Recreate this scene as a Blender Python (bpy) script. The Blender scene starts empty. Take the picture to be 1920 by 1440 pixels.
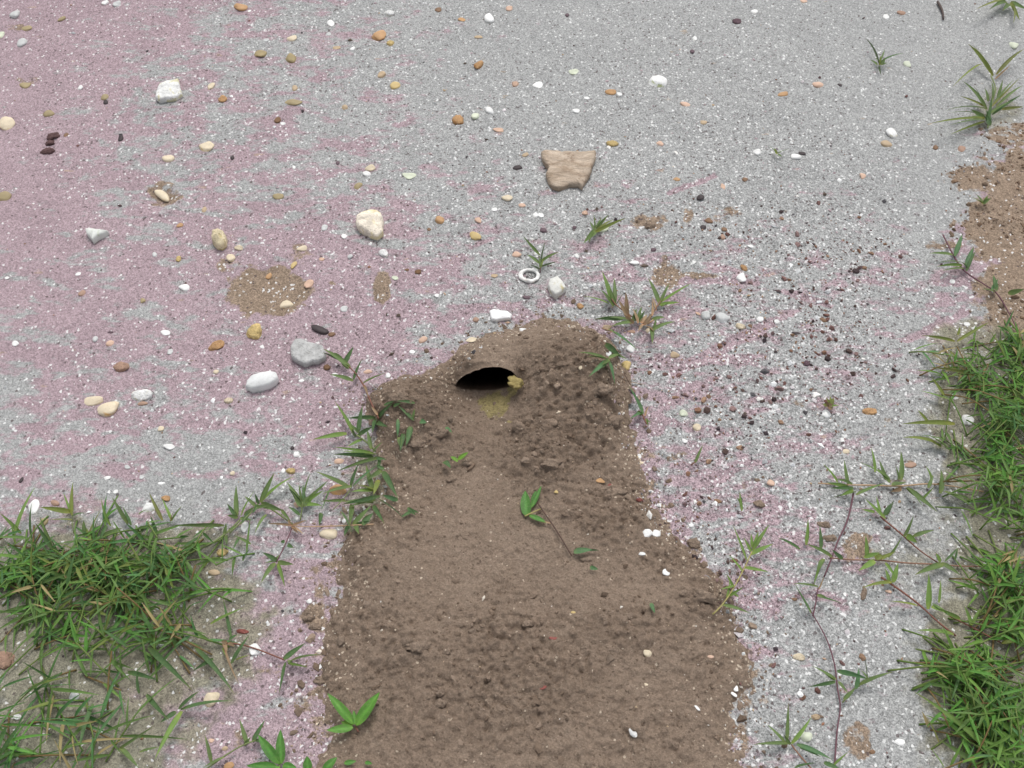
import bpy, math, random
import numpy as np
random.seed(7); RNG = np.random.default_rng(11)
S = bpy.context.scene
COL = S.collection
R = math.radians

# ---------------------------------------------------------------- camera, light, exposure
CAM_H, PITCH, HFOV = 0.90, 55.0, 55.0
cd = bpy.data.cameras.new('camera'); cam = bpy.data.objects.new('camera', cd); COL.objects.link(cam)
cam.location = (0, 0, CAM_H); cam.rotation_euler = (R(90-PITCH), 0, 0)
cd.sensor_width = 36; cd.lens = 18/math.tan(R(HFOV/2)); cd.clip_start = 0.01; cd.clip_end = 500
S.camera = cam
SUN_EL, SUN_AZ = 64.0, 12.0          # light comes from beyond the scene, a little from the right
w = bpy.data.worlds.new('World'); S.world = w; w.use_nodes = True
nt = w.node_tree; nt.nodes.clear()
sky = nt.nodes.new('ShaderNodeTexSky'); sky.sky_type = 'NISHITA'; sky.sun_disc = False
sky.sun_elevation = R(SUN_EL); sky.sun_rotation = R(SUN_AZ); sky.air_density = 1.0; sky.dust_density = 3.0
hs = nt.nodes.new('ShaderNodeHueSaturation'); hs.inputs['Saturation'].default_value = 0.22
bg = nt.nodes.new('ShaderNodeBackground'); bg.inputs['Strength'].default_value = 0.14
wo = nt.nodes.new('ShaderNodeOutputWorld')
nt.links.new(sky.outputs[0], hs.inputs['Color']); nt.links.new(hs.outputs[0], bg.inputs[0]); nt.links.new(bg.outputs[0], wo.inputs[0])
ld = bpy.data.lights.new('sun', 'SUN'); ld.energy = 1.2; ld.angle = R(24); ld.color = (1.0, .965, .92)
sun = bpy.data.objects.new('sun', ld); COL.objects.link(sun)
sun.rotation_euler = (R(-(90-SUN_EL)), 0, R(-SUN_AZ))
sun.location = (0.3, 3, 4)
S.view_settings.view_transform = 'Standard'; S.view_settings.look = 'None'
S.view_settings.gamma = 1; S.view_settings.use_curve_mapping = False
S.view_settings.exposure = 0.35
S.render.engine = 'CYCLES'

# ---------------------------------------------------------------- photograph <-> ground
F = 960/math.tan(R(HFOV/2)); cp, sp = math.cos(R(PITCH)), math.sin(R(PITCH))
def ray(px, py):
    a = (np.asarray(px, float)-960)/F; b = (720-np.asarray(py, float))/F
    return a, cp + b*sp, -sp + b*cp            # world direction: right, forward, up
def on_plane(px, py, z=0.0):
    dx, dy, dz = ray(px, py); t = (z-CAM_H)/dz
    return dx*t, dy*t
def to_px(x, y, z=0.0):
    dz = z-CAM_H; dep = y*cp - dz*sp; up = y*sp + dz*cp
    dep = np.maximum(dep, .05)
    return 960+F*x/dep, 720-F*up/dep
def mpp(px, py):                                # metres per photo pixel across, at the ground
    x, y = on_plane(px, py); return (y*cp+CAM_H*sp)/F
def view_dep(px, py):
    dx, dy, dz = ray(px, py); return -dz/math.sqrt(dx*dx+dy*dy+dz*dz)   # sine of the viewing angle

# ---------------------------------------------------------------- noise
def _h(ix, iy, seed):
    with np.errstate(over='ignore'):
        h = ix.astype(np.int64).astype(np.uint32)*np.uint32(374761393) + iy.astype(np.int64).astype(np.uint32)*np.uint32(668265263) + np.uint32((seed*2654435761) & 0xffffffff)
        h = (h ^ (h >> np.uint32(13)))*np.uint32(1274126177)
        h = h ^ (h >> np.uint32(16))
    return (h & np.uint32(0xffffff)).astype(float)/0xffffff
def vn(x, y, s, seed=0):
    x = np.asarray(x, float)*s+1000; y = np.asarray(y, float)*s+1000
    ix, iy = np.floor(x), np.floor(y); fx, fy = x-ix, y-iy
    fx = fx*fx*(3-2*fx); fy = fy*fy*(3-2*fy)
    a, b = _h(ix, iy, seed), _h(ix+1, iy, seed); c, d = _h(ix, iy+1, seed), _h(ix+1, iy+1, seed)
    return ((a*(1-fx)+b*fx)*(1-fy) + (c*(1-fx)+d*fx)*fy)*2-1
def fbm(x, y, s, o=4, seed=0):
    t = 0; a = .55
    for i in range(o): t = t + a*vn(x, y, s*2.03**i, seed+i*7); a *= .5
    return t
def lumps(x, y, s, seed=0, r=.62):              # rounded clods: one bump per cell
    x = np.asarray(x, float)*s+500; y = np.asarray(y, float)*s+500
    ix, iy = np.floor(x), np.floor(y); best = np.zeros_like(x)
    for i in (-1, 0, 1):
        for j in (-1, 0, 1):
            cx, cy = ix+i, iy+j
            px, py = cx+.15+.7*_h(cx, cy, seed), cy+.15+.7*_h(cx, cy, seed+1)
            rr = r*(.35+.75*_h(cx, cy, seed+2))
            d2 = ((x-px)**2+(y-py)**2)/(rr*rr)
            best = np.maximum(best, np.sqrt(np.maximum(0, 1-d2))*rr/r*(_h(cx, cy, seed+3)*.7+.3))
    return best
def smooth(a, b, v):
    t = np.clip((v-a)/(b-a), 0, 1); return t*t*(3-2*t)
def poly_sd(x, y, P):                           # signed distance, positive inside
    x = np.asarray(x, float); y = np.asarray(y, float)
    d = np.full(x.shape, 1e9); ins = np.zeros(x.shape, bool)
    n = len(P)
    for i in range(n):
        ax, ay = P[i]; bx, by = P[(i+1) % n]
        ex, ey = bx-ax, by-ay
        t = np.clip(((x-ax)*ex+(y-ay)*ey)/(ex*ex+ey*ey), 0, 1)
        d = np.minimum(d, (x-ax-t*ex)**2+(y-ay-t*ey)**2)
        c = ((ay > y) != (by > y))
        xi = ax+(y-ay)/(ey if ey else 1e-9)*ex
        ins ^= c & (x < xi)
    return np.where(ins, 1, -1)*np.sqrt(d)

# ---------------------------------------------------------------- maps laid on the ground (values every 160 x 180 photo pixels)
def table(rows): return np.array([[float(v) for v in r.split()] for r in rows.strip().split('\n')])/10
PINK = table("""
9 9 7 5 4 3 1 0 0 0 0 0 0
10 7 5 5 4 3 1 0 0 0 1 0 0
9 7 5 6 5 4 3 3 1 2 2 2 7
7 7 7 8 9 6 4 5 5 4 4 5 8
5 7 6 7 8 6 5 6 5 4 4 2 2
5 5 3 4 5 5 6 7 6 5 3 1 2
2 5 5 6 7 7 7 8 7 6 4 1 0
1 2 7 8 8 8 8 8 7 3 2 1 0
0 3 6 8 9 9 9 8 5 3 3 1 0""")
COARSE = table("""
1 2 3 4 4 3 2 2 3 2 1 0 0
1 3 3 4 4 4 4 4 5 4 2 1 0
0 2 3 3 4 5 6 6 7 8 7 2 1
0 1 2 3 4 5 7 7 8 10 9 5 1
1 2 3 3 5 6 7 8 9 10 9 4 1
1 1 2 3 4 5 7 9 10 10 8 4 1
1 1 2 3 4 6 8 10 10 10 7 3 1
1 1 2 4 6 8 10 10 10 7 6 3 1
1 1 2 4 6 8 10 10 10 7 6 3 1""")
def look(T, px, py):
    u = np.clip(np.asarray(px, float)/160, 0, T.shape[1]-1.001); v = np.clip(np.asarray(py, float)/180, 0, T.shape[0]-1.001)
    i, j = u.astype(int), v.astype(int); fu, fv = u-i, v-j
    return (T[j, i]*(1-fu)+T[j, i+1]*fu)*(1-fv)+(T[j+1, i]*(1-fu)+T[j+1, i+1]*fu)*fv
def blobs(px, py, B, soft=.35, wv=.32):
    t = np.zeros(np.shape(px)); warp = wv*fbm(np.asarray(px), np.asarray(py), 1/36, 4, 61)+.5*wv*fbm(np.asarray(px)*.6, np.asarray(py), 1/9, 2, 62)
    for cx, cy, rx, ry, a in B:
        d = np.sqrt(((px-cx)/rx)**2+((py-cy)/ry)**2)+warp
        t = np.maximum(t, a*(1-smooth(1-soft, 1+soft, d)))
    return t
TAN = [(505, 545, 90, 46, 1), (565, 480, 40, 30, .6), (715, 540, 20, 36, .85), (690, 505, 16, 14, .6), (425, 497, 32, 16, .7), (625, 532, 12, 9, .7),
       (305, 362, 36, 26, .8), (1220, 420, 45, 20, .8), (1290, 400, 14, 26, .7), (1365, 405, 50, 20, .6), (1250, 515, 36, 34, .9), (1300, 518, 50, 8, .7),
       (1240, 850, 60, 16, .6), (1310, 895, 55, 10, .5), (1480, 760, 40, 12, .6), (1605, 1030, 34, 30, .8), (1605, 1390, 28, 36, .8),
       (1905, 430, 115, 90, 1), (1925, 340, 90, 60, 1), (1845, 335, 70, 26, .9), (1900, 255, 60, 26, .75), (1780, 455, 55, 12, .7), (1910, 550, 85, 90, 1), (1845, 575, 40, 18, .7), (1790, 330, 40, 16, .6),
       (505, 1250, 34, 18, .6), (610, 1090, 46, 60, .6), (590, 1160, 36, 34, .8), (490, 1138, 15, 8, .7), (570, 1085, 40, 5, .7), (1400, 920, 25, 40, .5),
       (1470, 1035, 45, 20, .4), (300, 30, 30, 8, .0), (450, 1380, 40, 30, .5), (1665, 790, 18, 8, .6), (1700, 873, 20, 8, .7), (1230, 850, 30, 40, .5),
       (30, 52, 30, 8, .6), (60, 70, 30, 6, .5), (50, 150, 30, 8, .6), (90, 214, 14, 12, .6), (1420, 1020, 70, 40, .4), (1300, 1080, 60, 60, .5), (1655, 905, 60, 10, .5)]
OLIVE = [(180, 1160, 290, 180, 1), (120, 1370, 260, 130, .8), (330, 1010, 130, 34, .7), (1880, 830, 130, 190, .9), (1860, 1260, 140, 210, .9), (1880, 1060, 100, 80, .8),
         (690, 880, 50, 70, .6), (690, 970, 60, 40, .6), (1820, 650, 90, 50, .7), (1740, 1050, 130, 60, .4), (1870, 200, 50, 50, .5)]  # ground under grass: greenish beige, darkened by painted-in shade
MOUND_PX = [(1015,606),(1060,614),(1105,628),(1140,650),(1150,690),(1168,705),(1166,740),(1158,800),(1188,850),(1206,900),(1215,950),(1245,1000),(1290,1022),(1336,1080),(1366,1140),(1398,1200),(1415,1250),(1410,1292),(1375,1335),(1388,1400),(1420,1480),(1500,1700),(480,1700),(560,1450),(598,1400),(600,1350),(588,1295),(592,1235),(612,1190),(632,1130),(634,1080),(632,1020),(665,985),(718,930),(716,870),(722,815),(694,780),(690,745),(730,722),(790,712),(835,702),(880,668),(925,636),(970,614)]
MOUND = [tuple(float(c) for c in on_plane(*p)) for p in MOUND_PX]
GROOVES = [((1262, 700), (1480, 588), 10), ((1255, 362), (1340, 330), 8), ((1700, 640), (1810, 585), 9), ((1290, 915), (1380, 885), 9), ((640, 470), (720, 590), 9), ((1230, 525), (1420, 530), 6), ((1470, 545), (1560, 575), 6), ((700, 560), (745, 640), 6)]
GRV = [(on_plane(*a), on_plane(*b), wd*mpp(*a)) for a, b, wd in GROOVES]
def groove(x, y):
    t = 0
    for (ax, ay), (bx, by), wd in GRV:
        ex, ey = bx-ax, by-ay; u = np.clip(((x-ax)*ex+(y-ay)*ey)/(ex*ex+ey*ey), 0, 1)
        d = np.sqrt((x-ax-u*ex)**2+(y-ay-u*ey)**2); t = t+np.exp(-(d/wd)**2*1.5)
    return np.clip(t, 0, 1)
PITS = [(505, 548, 80, .004), (300, 372, 36, .005), (88, 268, 26, .003), (1790, 790, 60, .004), (1250, 515, 40, .003)]
PITW = [(*on_plane(a, b), r*mpp(a, b), d) for a, b, r, d in PITS]
XC, YC = (float(v) for v in on_plane(913, 722))
HW = 58*float(mpp(913, 722))

def ground_h(x, y):
    x = np.asarray(x, float); y = np.asarray(y, float)
    near = smooth(3.0, 1.8, np.hypot(x, y-.8))
    h = .006*fbm(x, y, 2.2, 3, 3) + near*(.0022*fbm(x*.8, y, 14, 3, 21)+.0008*fbm(x, y, 90, 2, 41))
    px, py = to_px(x, y); c = look(COARSE, px, py)
    h = h + near*c*(.0010*lumps(x, y, 190, 55)+.0011*vn(x, y, 140, 57))
    tn = blobs(px, py, TAN)
    h = h + near*tn*(.0012*fbm(x, y, 70, 3, 88))
    h = h + near*smooth(1770, 1850, px)*smooth(640, 560, py)*smooth(200, 300, py)*(.0035*lumps(x, y, 60, 71)+.0018*fbm(x, y, 120, 3, 72)+.003)
    h = h - .0022*groove(x, y)*near
    for cx, cy, r, d in PITW:
        q = np.hypot(x-cx, (y-cy))/r
        h = h - d*(1-smooth(.2, 1.0, q)) + d*.35*np.exp(-((q-1.1)/.25)**2)
    return h
def edge_d(x, y):
    return poly_sd(x, y, MOUND) + .013*fbm(x, y, 26, 5, 5) + .004*vn(x, y, 170, 6)
def spot(px, py): return on_plane(px, py)
HEAPS = [(775, 765, 62, 48, .020), (735, 815, 40, 60, .007), (1075, 700, 85, 75, .024), (1120, 770, 60, 90, .014), (1000, 840, 50, 60, .008), (940, 1240, 170, 75, .006), (780, 1215, 60, 30, .007),
         (820, 815, 50, 36, .008), (1310, 1125, 60, 45, .008), (700, 1050, 70, 60, .006), (1180, 1180, 90, 50, .006), (960, 660, 110, 34, .010), (860, 705, 50, 22, .006), (1190, 1000, 70, 45, .006)]
HEAPW = [(*on_plane(a, b), rx*mpp(a, b), ry*mpp(a, b)/.82, h) for a, b, rx, ry, h in HEAPS]
RGH = [(780, 770, 95, 70, 1), (1080, 760, 110, 110, 1), (1020, 850, 110, 70, .9), (830, 830, 90, 60, .8), (950, 1260, 190, 150, .8), (1010, 1180, 80, 60, .5), (760, 1340, 120, 130, .5), (1150, 1340, 140, 120, .35), (850, 700, 40, 22, .9), (660, 1100, 70, 120, .5), (1180, 1180, 120, 50, .7),
       (1150, 960, 90, 60, .8), (760, 1180, 170, 60, .6), (1270, 1040, 80, 50, .6), (1330, 1130, 60, 60, .7), (760, 960, 90, 70, .4), (620, 1260, 40, 60, .7), (1330, 1260, 90, 90, .3), (1100, 700, 90, 80, .8)]
def mouth_shape(x):
    u = (x-XC)/HW; un = u + .05*fbm(x, x*0, 60, 2, 301)
    A = np.sqrt(np.clip(1-un**2, 0, 1)); skew = np.clip(1.0+.22*un-.12*un**2, .6, 1.3)
    return A, .0365*A*skew*(1+.07*fbm(x, x*0+3, 90, 3, 305))
def mouth(x, y):                                 # the raised lip over the mouth
    A, lip = mouth_shape(x); back = np.maximum(y-YC, 0)
    wide = np.exp(-((x-XC-.003)/(HW*1.15))**2)
    b = lip*np.exp(-(back/.016)**1.2) + .010*wide*smooth(0, .012, back)*np.exp(-(np.maximum(back-.012, 0)/.032)**2)
    return np.where(y > YC, b, -A*.0018*np.exp(-np.maximum(YC-y, 0)/.03))
def mound_h(x, y, fine=True):
    x = np.asarray(x, float); y = np.asarray(y, float)
    e = edge_d(x, y)
    h = ground_h(x, y) - .0032 + .0052*smooth(-.006, .016, e) + .009*smooth(0, .10, e)
    for cx, cy, rx, ry, a in HEAPW:
        h = h + a*np.exp(-(((x-cx)/rx)**2+((y-cy)/ry)**2))
    dy = YC-y
    tr = np.exp(-((x-XC)/(.050+.10*np.clip(dy, 0, 1)))**4)      # the run that leads down to the mouth
    h = h - tr*(.016*smooth(.34, .0, dy)*smooth(-.035, .004, dy))
    px, py = to_px(x, y); rg = blobs(px, py, RGH, .5)
    k = smooth(-.006, .01, e)
    rough = np.clip(rg + .50*fbm(x, y, 16, 3, 9)+.20, .16, 1.15)*(1-.8*np.exp(-((x-XC+.012)/(.030+.05*np.clip(dy, 0, 1)))**2)*smooth(.30, .12, dy)*(dy > -.01))
    h = h + k*(.004*fbm(x, y, 11, 4, 17))
    if fine:
        n1 = lumps(x+.004*vn(x, y, 90, 2), y+.004*vn(x, y, 90, 4), 44, 101, .6); n2 = lumps(x+.002*vn(x, y, 200, 2), y, 88, 131, .62); n3 = lumps(x, y, 175, 151, .65)
        h = h + k*rough*(.0048*n1*smooth(.25, .6, n1+rg*.4)+.0036*n2+.0034*n3) + k*(.0008+.0016*np.clip(rough, 0, 1))*fbm(x, y, 190, 2, 77) - k*.0024*smooth(.28, .6, fbm(x, y, 210, 2, 78))*(.4+.7*rough)
    h = h + mouth(x, y)
    return h, e, rg
def surf(px, py, h=0.0):
    x, y = on_plane(px, py, h); z = h
    for _ in range(4):
        g = float(ground_h(x, y)); e = float(edge_d(np.array([x]), np.array([y]))[0])
        if e > -.004:
            m = float(mound_h(np.array([x]), np.array([y]), True)[0][0]); g = max(g, m) if e < .012 else m
        z = g+h; x, y = on_plane(px, py, z)
    return np.array([float(x), float(y), float(z)])

# ---------------------------------------------------------------- object helpers
def tag(o, label=None, cat=None, group=None, kind=None):
    if label: o['label'] = label
    if cat: o['category'] = cat
    if group: o['group'] = group
    if kind: o['kind'] = kind
    return o
def mesh_obj(name, verts, faces, mat, parent=None, smooth_=True, loc=None):
    me = bpy.data.meshes.new(name)
    verts = np.asarray(verts, float)
    if loc is not None: verts = verts-np.asarray(loc)
    me.from_pydata(verts.tolist(), [], faces if isinstance(faces, list) else faces.tolist())
    if smooth_: me.shade_smooth()
    me.materials.append(mat)
    o = bpy.data.objects.new(name, me); COL.objects.link(o)
    if parent is not None:
        o.parent = parent
    elif loc is not None: o.location = loc
    return o
def fast_mesh(name, V, Fc, mat, smooth_=False):       # V (n,3), Fc (m,k): one size of face
    me = bpy.data.meshes.new(name); n, (m, k) = len(V), Fc.shape
    me.vertices.add(n); me.vertices.foreach_set('co', V.astype(np.float32).ravel())
    me.loops.add(m*k); me.loops.foreach_set('vertex_index', Fc.astype(np.int32).ravel())
    me.polygons.add(m); me.polygons.foreach_set('loop_start', np.arange(0, m*k, k, dtype=np.int32))
    me.polygons.foreach_set('use_smooth', np.full(m, smooth_))
    me.materials.append(mat); me.update(calc_edges=True)
    o = bpy.data.objects.new(name, me); COL.objects.link(o); return o
def col_attr(o, name, rgba):
    a = o.data.color_attributes.new(name, 'FLOAT_COLOR', 'POINT'); a.data.foreach_set('color', np.asarray(rgba, np.float32).ravel())

# ---------------------------------------------------------------- materials
class N:
    def __init__(s, name):
        s.m = bpy.data.materials.new(name); s.m.use_nodes = True; s.t = s.m.node_tree; s.t.nodes.clear()
        s.out = s.t.nodes.new('ShaderNodeOutputMaterial'); s.b = s.t.nodes.new('ShaderNodeBsdfPrincipled')
        s.t.links.new(s.b.outputs[0], s.out.inputs[0]); s.geo = None
    def node(s, typ, **kw):
        n = s.t.nodes.new('ShaderNode'+typ)
        for k, v in kw.items():
            if k.startswith('i_'): s.put(n.inputs[int(k[2:])] if k[2:].isdigit() else n.inputs[k[2:]], v)
            else: setattr(n, k, v)
        return n
    def put(s, sock, v):
        if isinstance(v, bpy.types.NodeSocket): s.t.links.new(v, sock)
        elif isinstance(v, tuple) and len(v) == 3 and sock.type == 'RGBA': sock.default_value = (*v, 1)
        else: sock.default_value = v
    def pos(s, sc=(1, 1, 1), obj=False):
        if obj: p = s.node('TexCoord').outputs['Object']
        else: p = s.node('NewGeometry').outputs['Position']
        mp = s.node('Mapping'); s.put(mp.inputs['Vector'], p); mp.inputs['Scale'].default_value = sc; return mp.outputs[0]
    def noise(s, v, scale, det=3, rough=.55, dist=0):
        n = s.node('TexNoise'); s.put(n.inputs['Vector'], v); n.inputs['Scale'].default_value = scale; n.inputs['Detail'].default_value = det; n.inputs['Roughness'].default_value = rough; n.inputs['Distortion'].default_value = dist
        return n.outputs['Fac']
    def voro(s, v, scale, feat='F1'):
        n = s.node('TexVoronoi'); n.feature = feat; s.put(n.inputs['Vector'], v); n.inputs['Scale'].default_value = scale; return n
    def math(s, op, a, b=0.0, clamp=False):
        n = s.node('Math', operation=op, use_clamp=clamp); s.put(n.inputs[0], a); s.put(n.inputs[1], b); return n.outputs[0]
    def rng(s, v, a, b, c=0.0, d=1.0, sm=False):
        n = s.node('MapRange'); n.interpolation_type = 'SMOOTHSTEP' if sm else 'LINEAR'; s.put(n.inputs[0], v)
        for i, q in enumerate((a, b, c, d)): s.put(n.inputs[i+1], q)
        return n.outputs[0]
    def mix(s, f, a, b, blend='MIX'):
        n = s.node('Mix', data_type='RGBA', blend_type=blend); s.put(n.inputs['Factor'], f); s.put(n.inputs[6], a); s.put(n.inputs[7], b); return n.outputs[2]
    def sep(s, c):
        n = s.node('SeparateColor'); s.put(n.inputs[0], c); return n.outputs
    def bump(s, h, st=.5, dist=.001, prev=None):
        n = s.node('Bump'); n.inputs['Strength'].default_value = st; n.inputs['Distance'].default_value = dist; s.put(n.inputs['Height'], h)
        if prev is not None: s.put(n.inputs['Normal'], prev)
        return n.outputs[0]
    def attr(s, name, typ='GEOMETRY'):
        n = s.node('Attribute'); n.attribute_name = name; n.attribute_type = typ; return n
    def fin(s, col, rough=.9, spec=.25, normal=None):
        s.put(s.b.inputs['Base Color'], col); s.put(s.b.inputs['Roughness'], rough); s.put(s.b.inputs['Specular IOR Level'], spec)
        if normal is not None: s.put(s.b.inputs['Normal'], normal)
        return s.m

def mat_sand():
    m = N('pink_and_grey_sand'); z = m.attr('zones'); r, g, b = m.sep(z.outputs['Color'])[:3]; al = z.outputs['Alpha']
    P = m.pos((1, 1, 0)); PS = m.pos((.56, 1.12, 0))
    # pink patches drawn out sideways over grey
    n1 = m.noise(PS, 30, 6, .68, .25); n2 = m.noise(PS, 120, 3, .6)
    nn = m.math('ADD', m.math('MULTIPLY', n1, .80), m.math('MULTIPLY', n2, .20))
    th = m.rng(r, 0, 1, .69, .33)
    pk = m.rng(m.math('SUBTRACT', nn, th), -.05, .045, 0, 1, True)
    grey = m.mix(m.noise(P, 9, 3), (.298, .302, .298), (.366, .368, .361))
    pink = m.mix(m.noise(P, 14, 3), (.308, .232, .252), (.385, .296, .318))
    c = m.mix(pk, grey, pink)
    t1 = m.math('ADD', m.math('MULTIPLY', m.noise(P, 55, 4, .65), .9), m.math('MULTIPLY', g, 1.0))
    tn = m.rng(t1, .80, .92, 0, 1, True)
    c = m.mix(tn, c, m.mix(m.noise(P, 60, 4), (.205, .150, .108), (.315, .243, .182)))
    # stray tan flecks between
    fl = m.rng(m.noise(PS, 60, 2), .70, .76, 0, .5, True); c = m.mix(fl, c, (.40, .30, .20))
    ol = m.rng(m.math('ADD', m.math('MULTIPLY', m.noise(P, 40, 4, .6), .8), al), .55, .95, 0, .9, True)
    c = m.mix(ol, c, m.mix(m.noise(P, 70, 3), (.155, .140, .095), (.300, .285, .215)))  # soil under grass: green tint plus the grass's shade put into the colour
    # grains: one flat tone per grain, two sizes
    amp = m.rng(b, 0, 1, .30, .80)
    v1 = m.voro(P, 900); s1 = m.sep(v1.outputs['Color'])[0]; v2 = m.voro(P, 430); s2 = m.sep(v2.outputs['Color'])[1]
    k1 = m.rng(s1, 0, 1, .62, 1.38); k2 = m.rng(s2, 0, 1, .80, 1.20)
    kk = m.math('MULTIPLY', k1, k2)
    kk = m.math('ADD', 1.0, m.math('MULTIPLY', m.math('SUBTRACT', kk, 1.0), m.rng(b, 0, 1, .75, 1.25)))
    gr = m.node('CombineColor'); 
    for i in range(3): m.put(gr.inputs[i], kk)
    c = m.mix(1.0, c, gr.outputs[0], 'MULTIPLY')
    white = m.rng(s2, m.rng(b, 0, 1, .985, .93), m.rng(b, 0, 1, .99, .945)); c = m.mix(m.math('MULTIPLY', white, .8), c, (.74, .74, .73))
    dark = m.rng(m.sep(v2.outputs['Color'])[2], m.rng(b, 0, 1, .993, .955), m.rng(b, 0, 1, .997, .965)); c = m.mix(m.math('MULTIPLY', dark, .8), c, (.095, .072, .072))
    h = m.math('ADD', m.math('MULTIPLY', s1, .45), m.math('MULTIPLY', s2, m.rng(b, 0, 1, .3, 1.4)))
    nb = m.bump(m.noise(P, 260, 4, .7), .5, .0016); nb = m.bump(h, .55, .0009, nb)
    return m.fin(c, .92, .2, nb)
def mat_soil():
    m = N('dug_brown_soil'); z = m.attr('zones'); r, g, b = m.sep(z.outputs['Color'])[:3]
    P = m.pos()
    c = m.mix(m.noise(P, 18, 4, .6), (.215, .160, .119), (.300, .230, .175))
    c = m.mix(m.math('MULTIPLY', r, .5), c, (.180, .131, .096))                    # crumbly parts darker: mostly their shade painted in, slightly own colour
    c = m.mix(m.math('MULTIPLY', m.rng(m.noise(P, 110, 3), .5, .7), .3), c, (.31, .245, .19))
    gy = m.rng(m.math('ADD', g, m.math('MULTIPLY', m.noise(P, 90, 4, .7), .7)), .78, .92, 0, .75, True)
    c = m.mix(gy, c, (.300, .255, .105))                                            # yellow algae dust by the mouth
    v1 = m.voro(P, 800); s = m.sep(v1.outputs['Color']); k = m.rng(s[0], 0, 1, .80, 1.2)
    gr = m.node('CombineColor')
    for i in range(3): m.put(gr.inputs[i], k)
    c = m.mix(1.0, c, gr.outputs[0], 'MULTIPLY')
    v2 = m.voro(P, 520); s2 = m.sep(v2.outputs['Color'])
    lo = m.rng(b, 0, 1, .993, .93); c = m.mix(m.math('MULTIPLY', m.rng(s2[0], lo, m.math('ADD', lo, .006)), .75), c, (.66, .56, .44))
    c = m.mix(m.math('MULTIPLY', m.rng(s2[1], .975, .985), .6), c, (.085, .058, .042))
    nb = m.bump(m.noise(P, 210, 5, .72), .9, .0042); nb = m.bump(m.math('ADD', s[1], m.noise(P, 700, 2)), .5, .0008, nb)
    return m.fin(c, .95, .15, nb)
def mat_stone(name, noise_s, amp, bump, rough, spec, pores=False):
    m = N(name); oc = m.node('ObjectInfo').outputs['Color']; st = m.attr('stain', 'OBJECT')
    P = m.pos(obj=True); n = m.noise(P, noise_s, 5, .62)
    k = m.rng(n, .3, .7, 1-amp, 1+amp*.6); gr = m.node('CombineColor')
    for i in range(3): m.put(gr.inputs[i], k)
    c = m.mix(1.0, oc, gr.outputs[0], 'MULTIPLY')
    c = m.mix(m.rng(m.noise(P, noise_s*.45, 4, .65, .6), .50, .60, 0, .85, True), c, st.outputs['Color'])
    v = m.voro(P, 900); s = m.sep(v.outputs['Color'])
    c = m.mix(m.math('MULTIPLY', m.rng(s[0], .9, .93), .35*amp*2), c, (.16, .13, .10))
    h = m.noise(P, noise_s*2.5, 5, .7)
    nb = m.bump(h, bump, .0022)
    if pores:
        pv = m.voro(P, 420); nb = m.bump(m.rng(pv.outputs['Distance'], 0, .45), .6, .0012, nb)
    return m.fin(c, rough, spec, nb)
def mat_slab():
    m = N('layered_tan_stone'); P = m.pos(obj=True); PL = m.pos((1, 2.2, 5), True)
    n = m.noise(PL, 26, 6, .68, .8); c = m.mix(m.rng(n, .38, .62), (.420, .320, .235), (.640, .530, .420))
    c = m.mix(m.rng(m.noise(P, 55, 5, .7), .56, .66, 0, .6, True), c, (.30, .21, .15))
    c = m.mix(m.rng(m.voro(P, 600).outputs['Distance'], .0, .22, .35, 0), c, (.66, .56, .44))
    nb = m.bump(m.noise(PL, 45, 6, .72, .5), 1.0, .008)
    return m.fin(c, .9, .2, nb)
def mat_leaf(name, ca, cb, spec=.3, tr=.35):
    m = N(name); oc = m.attr('tint'); P = m.pos()
    c = m.mix(1.0, m.mix(m.noise(P, 60, 3), ca, cb), oc.outputs['Color'], 'MULTIPLY')
    st = m.noise(m.pos((1, 1, 1), True), 500, 2)
    c = m.mix(m.math('MULTIPLY', m.rng(st, .45, .7), .15), c, (.35, .40, .18))
    m.fin(c, .55, spec, m.bump(m.noise(P, 400, 2), .25, .0006))
    t = m.node('BsdfTranslucent'); m.put(t.inputs['Color'], c); mx = m.node('MixShader'); mx.inputs[0].default_value = tr
    m.t.links.new(m.b.outputs[0], mx.inputs[1]); m.t.links.new(t.outputs[0], mx.inputs[2]); m.t.links.new(mx.outputs[0], m.out.inputs[0])
    return m.m
def mat_tint(name, rough=.85, spec=.25, bump=0):
    m = N(name); a = m.attr('tint'); P = m.pos(); c = a.outputs['Color']
    k = m.rng(m.noise(P, 500, 3), .3, .7, .82, 1.15); gr = m.node('CombineColor')
    for i in range(3): m.put(gr.inputs[i], k)
    c = m.mix(1.0, c, gr.outputs[0], 'MULTIPLY')
    return m.fin(c, rough, spec, m.bump(m.noise(P, 420, 4, .7), bump, .0016) if bump else None)
def mat_flat(name, ca, cb, rough=.7, spec=.3, s=60):
    m = N(name); P = m.pos(obj=True)
    return m.fin(m.mix(m.noise(P, s, 4, .6), ca, cb), rough, spec, m.bump(m.noise(P, s*5, 3), .4, .0008))
M = dict(sand=mat_sand(), soil=mat_soil(),
    s=mat_stone('smooth_pebble', 60, .16, .15, .62, .35), r=mat_stone('rough_stone', 95, .34, .75, .9, .2, True),
    a=mat_stone('broken_stone', 80, .22, .5, .82, .25), f=mat_stone('stone_chip', 90, .2, .35, .8, .25), h=mat_stone('shell', 70, .10, .2, .5, .4),
    slab=mat_slab(), leaf=mat_leaf('grass_leaf', (.098, .185, .045), (.170, .290, .080)), broad=mat_leaf('seedling_leaf', (.055, .185, .020), (.120, .300, .040), .4, .3),
    grit=mat_tint('loose_grit', .7, .35), crumb=mat_tint('soil_crumb', .95, .15, .8), stem=mat_tint('plant_stem', .6, .3),
    clod=mat_flat('soil_clod', (.150, .106, .076), (.245, .185, .138), .95, .15, 160), twig=mat_flat('dark_twig', (.05, .035, .03), (.12, .09, .08)))

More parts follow.
